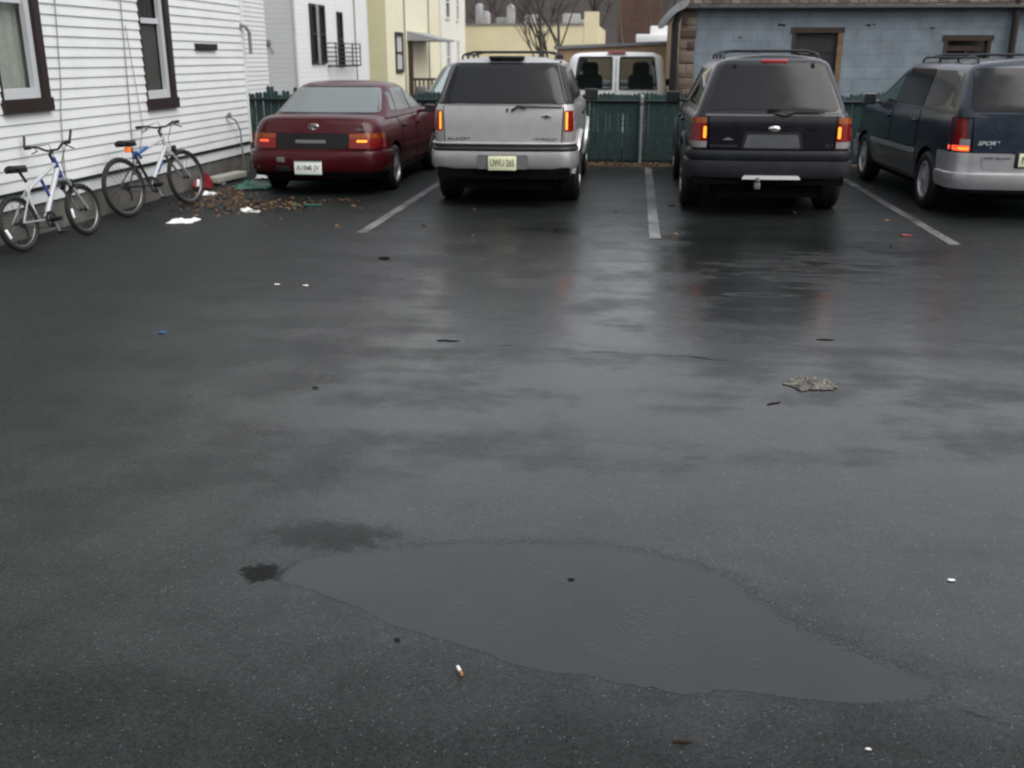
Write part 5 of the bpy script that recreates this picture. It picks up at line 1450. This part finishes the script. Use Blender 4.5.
# ------------------------------------------------------------------ BICYCLES
M['bikerim'] = mat('bike_rim_grey', (.22, .22, .22), .35, metal=.6)
def bicycle(label, rear, front, lean, r, sizes, cols, reflectors):
    dx, dy = front[0] - rear[0], front[1] - rear[1]
    wb = math.hypot(dx, dy); ang = math.atan2(dy, dx)
    root = thing('bicycle', label, 'bicycle', (rear[0], rear[1], 0), 0, 'bicycles leaning on the white house')
    root.matrix_world = Matrix.Translation((rear[0], rear[1], 0)) @ Matrix.Rotation(ang, 4, 'Z') @ Matrix.Rotation(-lean, 4, 'X')
    s = sizes
    hub_r, hub_f = Vector((0, 0, r)), Vector((wb, 0, r))
    bb_ = Vector((wb * .41, 0, r * .92)); head_t = Vector((wb * s['hx'], 0, s['head'])); head_b = head_t + Vector((.045, 0, -.14)) * s['k']
    seat = Vector((wb * .19, 0, s['seat'])); st = Vector((wb * .26, 0, s['seat'] * .80))
    def wheel_b(center, steer=0):
        mt = Matrix.Translation(center) @ Matrix.Rotation(R(90) + steer, 4, 'Z')
        bm = NB(); seg = 48
        ring = lambda rad: [mt @ Vector((0, rad * math.cos(k * 2 * math.pi / seg), rad * math.sin(k * 2 * math.pi / seg))) for k in range(seg)]
        tube(bm, ring(r - .025), .025, 8, closed=True)
        # tread knobs
        for k in range(0, 64):
            a = k * 2 * math.pi / 64
            p = mt @ Vector((.008 * (1 if k % 2 else -1), (r - .002) * math.cos(a), (r - .002) * math.sin(a)))
            lathe(bm, [(0, -.008), (.007, 0), (0, .008)], 5, Matrix.Translation(p))
        w = obj('wheel', bm, M['rubber'], root)
        bm = NB(); tube(bm, ring(r - .048), .011, 6, closed=True); obj('rim', bm, M['bikerim'], w)
        bm = NB()
        for k in range(28):
            a = k * 2 * math.pi / 28; o = (.025 if k % 2 else -.025)
            tube(bm, [mt @ Vector((o, .02 * math.cos(a + .8), .02 * math.sin(a + .8))), mt @ Vector((0, (r - .05) * math.cos(a), (r - .05) * math.sin(a)))], .0016, 4, cap=False)
        obj('spokes', bm, M['bikerim'], w)
        bm = NB(); lathe(bm, [(0, -.05), (.012, -.05), (.012, -.03), (.022, -.028), (.015, -.02), (.015, .02), (.022, .028), (.012, .03), (.012, .05), (0, .05)], 12, mt); obj('hub', bm, M['darkgreyp'], w)
        return w, mt
    wr, mtr = wheel_b(hub_r); wf, mtf = wheel_b(hub_f, s.get('steer', 0))
    for w, mt, a, on in ((wr, mtr, reflectors[0], True), (wf, mtf, reflectors[1], True)):
        if a is None: continue
        bm = NB(); bbox(bm, -.012, .012, -.045, .045, -.014, .014, .006)
        bmesh.ops.transform(bm, matrix=mt @ Matrix.Rotation(a, 4, 'X') @ Matrix.Translation((0, 0, r * .68)), verts=bm.verts)
        obj('wheel_reflector', bm, M['reflector'], w)
    # frame
    fr, k = cols['frame'], s['k']
    if s['style'] == 'y':
        bm = NB(); tube(bm, [head_b + Vector((-.01, 0, .05)), bb_ + Vector((.0, 0, .02))], [.027, .024], 10)
        tube(bm, [head_t + Vector((.005, 0, -.03)), head_t.lerp(st, .6) + Vector((0, 0, -.05)), st + Vector((-.02, 0, -.08)), bb_.lerp(hub_r, .35) + Vector((0, 0, .06))], [.020, .020, .019, .016], 10)
        f = obj('frame', bm, fr, root)
        bm = NB(); tube(bm, [head_t.lerp(st, .55) + Vector((0, 0, -.05)), head_t.lerp(bb_, .6)], .014, 8); obj('frame_brace', bm, cols['accent'], f)
        bm = NB(); tube(bm, [head_t + Vector((0, 0, .03)), head_b + Vector((.01, 0, -.05))], .025, 10); obj('head_tube', bm, cols['accent'], f)
    else:
        bm = NB(); tube(bm, [head_b + Vector((-.01, 0, .04)), bb_], [.022, .021], 10); tube(bm, [head_t + Vector((0, 0, -.02)), st], .017, 10)
        f = obj('frame', bm, fr, root)
        bm = NB(); tube(bm, [st + Vector((-.01, 0, .03)), bb_], .017, 10); obj('seat_tube', bm, cols['rear'], f)
        bm = NB(); tube(bm, [head_b.lerp(bb_, .35), head_b.lerp(bb_, .62)], .0235, 10); tube(bm, [head_t.lerp(st, .55) + Vector((0, 0, -.005)), head_t.lerp(st, .98) + Vector((0, 0, -.005))], .0185, 10); obj('frame_decal', bm, cols['accent'], f)
        bm = NB(); tube(bm, [head_t + Vector((0, 0, .02)), head_b + Vector((.008, 0, -.03))], .023, 10); obj('head_tube', bm, fr, f)
    bm = NB()
    for sg in (-1, 1):
        tube(bm, [bb_ + Vector((0, sg * .03, 0)), hub_r + Vector((0, sg * .06, 0))], .010, 6)
        tube(bm, [st + Vector((0, sg * .02, -.06)), hub_r + Vector((0, sg * .06, 0))], .009, 6)
    obj('rear_stays', bm, cols['rear'], f)
    # fork with suspension stanchions
    bm = NB()
    tube(bm, [head_b + Vector((0, -.055, -.06)), head_b + Vector((0, .055, -.06))], .022, 8)
    for sg in (-1, 1): tube(bm, [head_b + Vector((0, sg * .055, -.05)), hub_f + Vector((0, sg * .055, 0))], [.018, .013], 8)
    fk = obj('fork', bm, cols['fork'], root)
    bm = NB()
    for sg in (-1, 1): bbox(bm, head_b.x + .035, head_b.x + .085, sg * .05 - .022, sg * .05 + .022, r * 2 - .035, r * 2 + .055, .012)
    obj('front_brake', bm, M['black'], fk)
    # cockpit
    bm = NB(); stem = head_t + Vector((-.02, 0, .09 * k)); tube(bm, [head_t, head_t + Vector((-.03, 0, .07 * k)), stem + Vector((.045, 0, .02))], .016, 8); obj('stem', bm, M['black'], root)
    bm = NB(); c = stem + Vector((.045, 0, .02)); hwid = s['bar']
    pts = [c + Vector((-.06, -hwid, s['rise'])), c + Vector((-.03, -hwid * .6, s['rise'])), c + Vector((0, -hwid * .25, 0)), c + Vector((0, hwid * .25, 0)), c + Vector((-.03, hwid * .6, s['rise'])), c + Vector((-.06, hwid, s['rise']))]
    tube(bm, pts, .011, 8)
    hb = obj('handlebar', bm, M['black'], root)
    for sg in (-1, 1):
        bm = NB(); e = c + Vector((-.06, sg * hwid, s['rise'])); tube(bm, [e, c + Vector((-.042, sg * hwid * .78, s['rise']))], .017, 8); obj('grip', bm, M['rubber'], hb)
        bm = NB(); tube(bm, [c + Vector((-.03, sg * hwid * .66, s['rise'] - .01)), c + Vector((.02, sg * hwid * .72, s['rise'] - .04)), c + Vector((.0, sg * hwid * .95, s['rise'] - .06))], .006, 6); obj('brake_lever', bm, M['black'], hb)
        if s.get('ends'):
            bm = NB(); tube(bm, [e, e + Vector((.05, sg * .01, .11))], .011, 8); obj('bar_end', bm, M['black'], hb)
        bm = NB(); tube(bm, [c + Vector((-.03, sg * hwid * .66, s['rise'])), c + Vector((.10, sg * .1, .06)), head_t + Vector((.07, sg * .03, -.02)), head_b + Vector((.02, sg * .04, -.10))], .004, 5); obj('brake_cable', bm, M['black'], hb)
    # saddle
    bm = NB(); L = .125 * k
    rows = []
    for i in range(9):
        t = i / 8; x = seat.x - L + 2 * L * t; w = (.075 * (1 - t) ** .8 + .018) * (1 if t > .06 else .75) * k
        rows.append([bm.verts.new((x, w * u, seat.z + .012 * (1 - t) - .03 * abs(u) ** 2 + (.01 if t > .8 else 0) * 0)) for u in (-1, -.7, -.35, 0, .35, .7, 1)])
    grid_faces(bm, rows)
    low = [[bm.verts.new((v.co.x, v.co.y * .8, v.co.z - .035)) for v in row] for row in rows]
    grid_faces(bm, low)
    for a, b_ in ((0, 0), (-1, -1)):
        grid_faces(bm, [[r_[a] for r_ in rows], [r_[a] for r_ in low]])
    grid_faces(bm, [rows[0], low[0]]); grid_faces(bm, [rows[-1], low[-1]])
    obj('saddle', bm, M['black'], root)
    bm = NB(); tube(bm, [seat + Vector((0, 0, -.03)), st], .013, 8); obj('seat_post', bm, M['darkgreyp'], root)
    # drivetrain
    bm = NB(); ax = Matrix.Translation(bb_ + Vector((0, -.05, 0))) @ Matrix.Rotation(R(90), 4, 'Z')
    lathe(bm, [(.085 * k, -.004), (.09 * k, 0), (.085 * k, .004), (.06 * k, .004), (.06 * k, -.004), (.085 * k, -.004)], 28, ax)
    for q in range(4):
        a = q * math.pi / 2; tube(bm, [bb_ + Vector((0, -.05, 0)), bb_ + Vector((.07 * k * math.cos(a), -.05, .07 * k * math.sin(a)))], .009, 5)
    lathe(bm, [(0, -.06), (.022, -.06), (.022, .06), (0, .06)], 12, ax @ Matrix.Translation((.05, 0, 0)).inverted())
    ch = obj('chainset', bm, M['darkgreyp'], root)
    for sg, a in ((-1, R(-72)), (1, R(108))):
        bm = NB(); y = sg * .075; e = bb_ + Vector((.155 * k * math.cos(a), y, .155 * k * math.sin(a))); tube(bm, [bb_ + Vector((0, y, 0)), e], [.012, .010], 8); cr = obj('crank', bm, M['bikesilver'], ch)
        bm = NB(); bbox(bm, e.x - .045, e.x + .045, e.y + sg * .01 - .0, e.y + sg * .085 + (.0 if sg > 0 else .0), e.z - .01, e.z + .01, .004) if sg > 0 else bbox(bm, e.x - .045, e.x + .045, e.y - .085, e.y - .01, e.z - .01, e.z + .01, .004); obj('pedal', bm, M['black'], cr)
    bm = NB()
    lathe(bm, [(0, -.012), (.05 * k, -.012), (.045 * k, .0), (.03 * k, .012), (0, .012)], 20, Matrix.Translation(hub_r + Vector((0, -.04, 0))) @ Matrix.Rotation(R(90), 4, 'Z'))
    for sg in (-1, 1): tube(bm, [bb_ + Vector((0, -.05, sg * .085 * k)), hub_r + Vector((0, -.05, sg * .045 * k))], .004, 5)
    tube(bm, [hub_r + Vector((0, -.05, -.02)), hub_r + Vector((.03, -.055, -.09 * k)), hub_r + Vector((.015, -.055, -.15 * k))], .012, 6)
    obj('chain_and_derailleur', bm, M['black'], root)
    if s.get('orange'):
        bm = NB(); p = seat + Vector((-.03, -.012, -.095)); bbox(bm, p.x - .02, p.x + .02, p.y - .035, p.y + .035, p.z - .03, p.z + .03, .012); obj('rear_reflector', bm, M['orangerefl'], root)
        bm = NB(); p = st + Vector((.035, 0, .0)); tube(bm, [p + Vector((.05 * math.cos(q), .03 * math.sin(q), .035 * math.sin(q * 2))) for q in [i * .5 for i in range(13)]], .016, 6); obj('cable_lock', bm, M['bikelock'], root)
    return root
M['bikelock'] = mat('blue_lock', (.03, .10, .32), .4)
bicycle('small silver and blue bicycle with upright bar ends, under the curtained window', (-5.385, 8.325), (-5.275, 9.235), R(8), .25,
        dict(style='y', hx=.73, head=.74, seat=.74, k=.85, bar=.25, rise=.05, ends=True), dict(frame=M['bikewhite'], accent=M['bikeblue'], rear=M['bikesilver'], fork=M['bikesilver']), (R(-115), R(-95)))
bicycle('larger white bicycle with an orange rear reflector, near the leaf litter', (-5.42, 10.37), (-5.18, 11.41), R(8), .32,
        dict(style='d', hx=.74, head=.80, seat=.80, k=1.0, bar=.30, rise=.03, orange=True), dict(frame=M['bikewhite'], accent=M['bikelock'], rear=M['darkgreyp'], fork=M['bikesilver']), (None, R(115)))

# ------------------------------------------------------------------ LITTER
def crumple(name, label, cat, x, y, w, d, h, m, seed, group=None, rz=0, n=14, fold=1.0):
    """a thin crushed sheet with a top and an underside"""
    bm = NB(); rows, low = [], []
    for i in range(n + 1):
        ra, rb = [], []
        for j in range(n + 1):
            u, v = i / n - .5, j / n - .5
            e = 1 + .35 * mnoise.noise((u * 3 + seed, v * 3, 1))
            z = h * (.35 + .9 * abs(mnoise.noise((u * 4 * fold + seed, v * 4 * fold, seed))) + .4 * mnoise.noise((u * 9, v * 9, seed)))
            edge = max(0, 1 - (2 * max(abs(u), abs(v))) ** 4)
            zz = .006 + max(0, z) * (.25 + .75 * edge)
            ra.append(bm.verts.new((u * w * e, v * d * e, zz))); rb.append(bm.verts.new((u * w * e, v * d * e, max(.003, zz - .006))))
        rows.append(ra); low.append(rb)
    grid_faces(bm, rows); grid_faces(bm, low)
    for a, b_ in ((rows[0], low[0]), (rows[-1], low[-1]), ([r_[0] for r_ in rows], [r_[0] for r_ in low]), ([r_[-1] for r_ in rows], [r_[-1] for r_ in low])): grid_faces(bm, [a, b_])
    o = obj(name, bm, m, angle=25); o.location = (x, y, 0); o.rotation_euler.z = rz
    return tag(o, label, cat, group)
crumple('crumpled_paper', 'crumpled white paper lying on the asphalt in front of the larger bicycle', 'paper', -4.71, 10.10, .28, .24, .035, M['paper'], 2, 'scraps of litter', .2)
crumple('paper_scrap', 'small white paper scrap at the edge of the leaf litter behind the red sedan', 'paper', -4.33, 10.95, .12, .16, .04, M['paper'], 5, 'scraps of litter', .4)
def rag():
    rr = random.Random(6); bm = NB()
    for (cx, cy, w, d, h, rz) in ((-.065, -.03, .10, .12, .030, .5), (-.03, .045, .13, .10, .036, -.4), (.035, .05, .10, .08, .040, 1.1), (.07, -.005, .09, .13, .034, .1), (.02, -.045, .15, .075, .026, .05), (-.09, .025, .06, .06, .018, .9), (.01, .0, .09, .09, .044, 2.0)):
        b2 = NB(); n = 14; rows, low = [], []; sd = rr.uniform(0, 50)
        for i in range(n + 1):
            ra, rb = [], []
            for j in range(n + 1):
                u, v = i / n - .5, j / n - .5
                e = 1 + .4 * mnoise.noise((u * 3 + sd, v * 3, 1))
                ridge = abs(mnoise.noise((u * 5 + sd, v * 5, sd)))
                z = h * (.12 + 1.05 * ridge) * (1 - (2 * max(abs(u), abs(v))) ** 3 * .8)
                ra.append(b2.verts.new((u * w * e, v * d * e, .004 + max(0, z)))); rb.append(b2.verts.new((u * w * e, v * d * e, .002 + max(0, z - .004))))
            rows.append(ra); low.append(rb)
        grid_faces(b2, rows); grid_faces(b2, low)
        for p, q in ((rows[0], low[0]), (rows[-1], low[-1]), ([r_[0] for r_ in rows], [r_[0] for r_ in low]), ([r_[-1] for r_ in rows], [r_[-1] for r_ in low])): grid_faces(b2, [p, q])
        join(bm, b2, Matrix.Translation((cx, cy, 0)) @ Matrix.Rotation(rz, 4, 'Z'))
    o = obj('rag', bm, M['ragc'], angle=20); o.location = (.99, 5.21, 0); o.rotation_euler.z = .05
    tag(o, 'dirty grey crumpled rag lying alone on the wet asphalt', 'rag')
rag()
crumple('red_bag', 'crumpled red plastic bag against the house foundation', 'bag', -5.6, 12.75, .20, .24, .26, M['redplastic'], 4, 'scraps of litter')
crumple('green_wrapper', 'green plastic wrapper heap behind the red sedan by the house', 'wrapper', -5.0, 13.0, .50, .5, .10, M['greenplastic'], 7, 'scraps of litter')
crumple('white_bag', 'white plastic bag on the debris at the house corner', 'bag', -5.2, 14.1, .28, .3, .12, M['paper'], 12, 'scraps of litter')
crumple('white_wrapper', 'white wrapper beside the red bag at the foundation', 'wrapper', -5.32, 12.2, .16, .2, .05, M['paper'], 15, 'scraps of litter')
crumple('pale_scrap', 'pale scrap on the leaf litter just behind the sedan bumper', 'paper', -4.22, 10.85, .14, .1, .03, M['curtain'], 19, 'scraps of litter')
bm = NB(); bbox(bm, -.42, .42, -.09, .09, .03, .11, .008); box(bm, -.3, -.2, -.08, .08, .0, .03); o = obj('board', bm, M['curtain']); o.location = (-5.62, 13.6, 0); o.rotation_euler.z = R(84)
tag(o, 'pale weathered board lying along the foot of the house wall', 'board')
bm = NB(); tube(bm, [(0, 0, .012), (.15, .01, .014), (.36, .03, .012)], .011, 6); o = obj('green_stick', bm, M['greenplastic']); o.location = (-3.97, 11.4, 0); tag(o, 'thin green plastic stick on the asphalt behind the red sedan', 'stick')

# cigarette end
c = thing('cigarette_end', 'white cigarette end with a brown filter at the near edge of the puddle', 'cigarette', (-.433, 2.40, .006), R(-62))
bm = NB(); lathe(bm, [(0, -.022), (.0048, -.022), (.005, 0), (.0047, .003)], 12, Matrix.Translation((0, 0, .005))); obj('paper_tube', bm, M['paper'], c)
bm = NB(); lathe(bm, [(.0047, .003), (.0052, .008), (.004, .016), (.0055, .018), (0, .019)], 12, Matrix.Translation((0, 0, .005))); obj('filter', bm, M['filter'], c)

def twig(label, x, y, L, rz, m, r=.004, z=.003):
    bm = NB(); tube(bm, [(-L / 2, 0, z), (-L * .15, L * .06, z), (L * .2, -.02 * L, z + .0006), (L / 2, L * .04, z)], [r * .6, r, r * .9, r * .4], 6)
    o = obj('twig', bm, m); o.location = (x, y, 0); o.rotation_euler.z = rz
    return tag(o, label, 'twig', 'twigs on the asphalt')
twig('short dark brown twig at the bottom edge, nearest the camera', .178, 2.172, .05, .1, M['stickwood'], .004)
twig('thin dark twig with a pale tip lying below the grey rag', .75, 4.88, .09, .6, M['stickwood'], .004)
twig('dark twig on the wet asphalt to the left of the rag, in the bright patch', -1.09, 5.84, .14, .05, M['pebble'], .004)
twig('dark twig lying behind the grey rag towards the black SUV', 1.216, 6.136, .11, .05, M['pebble'], .004)
def crumb(name, label, cat, x, y, s, m, seed):
    bm = NB(); bmesh.ops.create_icosphere(bm, subdivisions=2, radius=s)
    for v in bm.verts:
        v.co *= 1 + .5 * mnoise.noise(v.co * (1.2 / s) + Vector((seed, 0, 0))); v.co.z = v.co.z * .25 + s * .22 + .002; v.co.x *= 1.3; v.co.y *= .7
    o = obj(name, bm, m); o.location = (x, y, 0); return tag(o, label, cat, 'small bits on the asphalt')
crumb('paper_crumb', 'white sliver of paper on the asphalt beyond the right end of the puddle', 'scrap', 1.103, 3.116, .010, M['pebblew'], 1)
crumb('white_stone', 'tiny white stone near the bottom right corner', 'stone', .642, 2.2, .006, M['pebblew'], 2)
crumb('dark_stone', 'dark pebble by the left edge of the puddle', 'stone', -.65, 2.55, .008, M['pebble'], 3)
crumb('dark_stone', 'dark pebble sitting in the middle of the puddle', 'stone', -.155, 2.973, .009, M['pebble'], 4)
crumb('blue_scrap', 'small blue scrap on the asphalt below the bicycles', 'scrap', -2.921, 5.811, .02, M['bluescrap'], 5)
crumb('white_scrap', 'white crumb on the asphalt, left of a matching pair', 'scrap', -2.674, 7.252, .018, M['pebblew'], 6)
crumb('white_scrap', 'white crumb on the asphalt, right of a matching pair', 'scrap', -2.443, 7.244, .018, M['pebblew'], 7)
crumb('dark_stone', 'dark clod on the asphalt in front of the painted line by the sedan', 'stone', -2.108, 8.363, .04, M['pebble'], 8)
crumb('red_leaf', 'reddish fallen leaf between the black SUV and the minivan', 'leaf', 2.661, 10.107, .04, M['redplastic'], 9)
crumb('dark_stone', 'small dark pebble in the open middle of the lot, left of the bright patch', 'stone', -1.62, 4.85, .012, M['pebble'], 10)
crumb('dark_stone', 'dark lump beside the left rear wheel of the black SUV', 'stone', .46, 11.9, .03, M['pebble'], 11)

# leaves
def leaves(name, label, n, area, m, rnd, size=(.02, .05)):
    bm = NB()
    for _ in range(n):
        x, y, zl = area(rnd)
        s = rnd.uniform(*size); a = rnd.uniform(0, 6.28); tx, ty = rnd.uniform(-.5, .5), rnd.uniform(-.5, .5)
        mt = Matrix.Translation((x, y, zl)) @ Matrix.Rotation(a, 4, 'Z') @ Matrix.Rotation(tx, 4, 'X') @ Matrix.Rotation(ty, 4, 'Y')
        vs = [bm.verts.new(mt @ Vector(p)) for p in ((-s, 0, 0), (-.2 * s, -.5 * s, .1 * s), (s, 0, .15 * s), (-.1 * s, .5 * s, .12 * s))]
        bm.faces.new(vs)
    o = obj(name, bm, m, smooth=False)
    return kind(tag(o, label, 'leaves'), 'stuff')
rl = random.Random(9)
def area_a(r):
    cx, cy, sx, sy = r.choice(((-5.0, 11.75, .22, .5), (-4.75, 11.3, .3, .28), (-4.3, 11.25, .3, .3), (-5.1, 12.3, .2, .4), (-3.9, 11.55, .35, .25)))
    return r.gauss(cx, sx), r.gauss(cy, sy), .012 + abs(r.gauss(0, .012))
leaves('leaf_litter', 'brown wet leaf litter in front of the larger bicycle', 650, area_a, M['skin_leaf'], rl, (.012, .04))
def area_b(r):
    x = r.uniform(-5.5, 5.5); return x, 16.33 + r.gauss(0, .09), .035 + abs(r.gauss(0, .01))
leaves('fence_leaves', 'brown leaves caught along the foot of the fence', 1300, area_b, M['skin_leaf'], rl, (.02, .045))
def area_c(r):
    return r.uniform(-4.9, 4.6), 9.5 + abs(r.gauss(0, 3.0)), .010
leaves('scattered_leaves', 'few loose leaves scattered on the asphalt round the cars', 60, area_c, M['skin_leaf'], rl, (.02, .04))
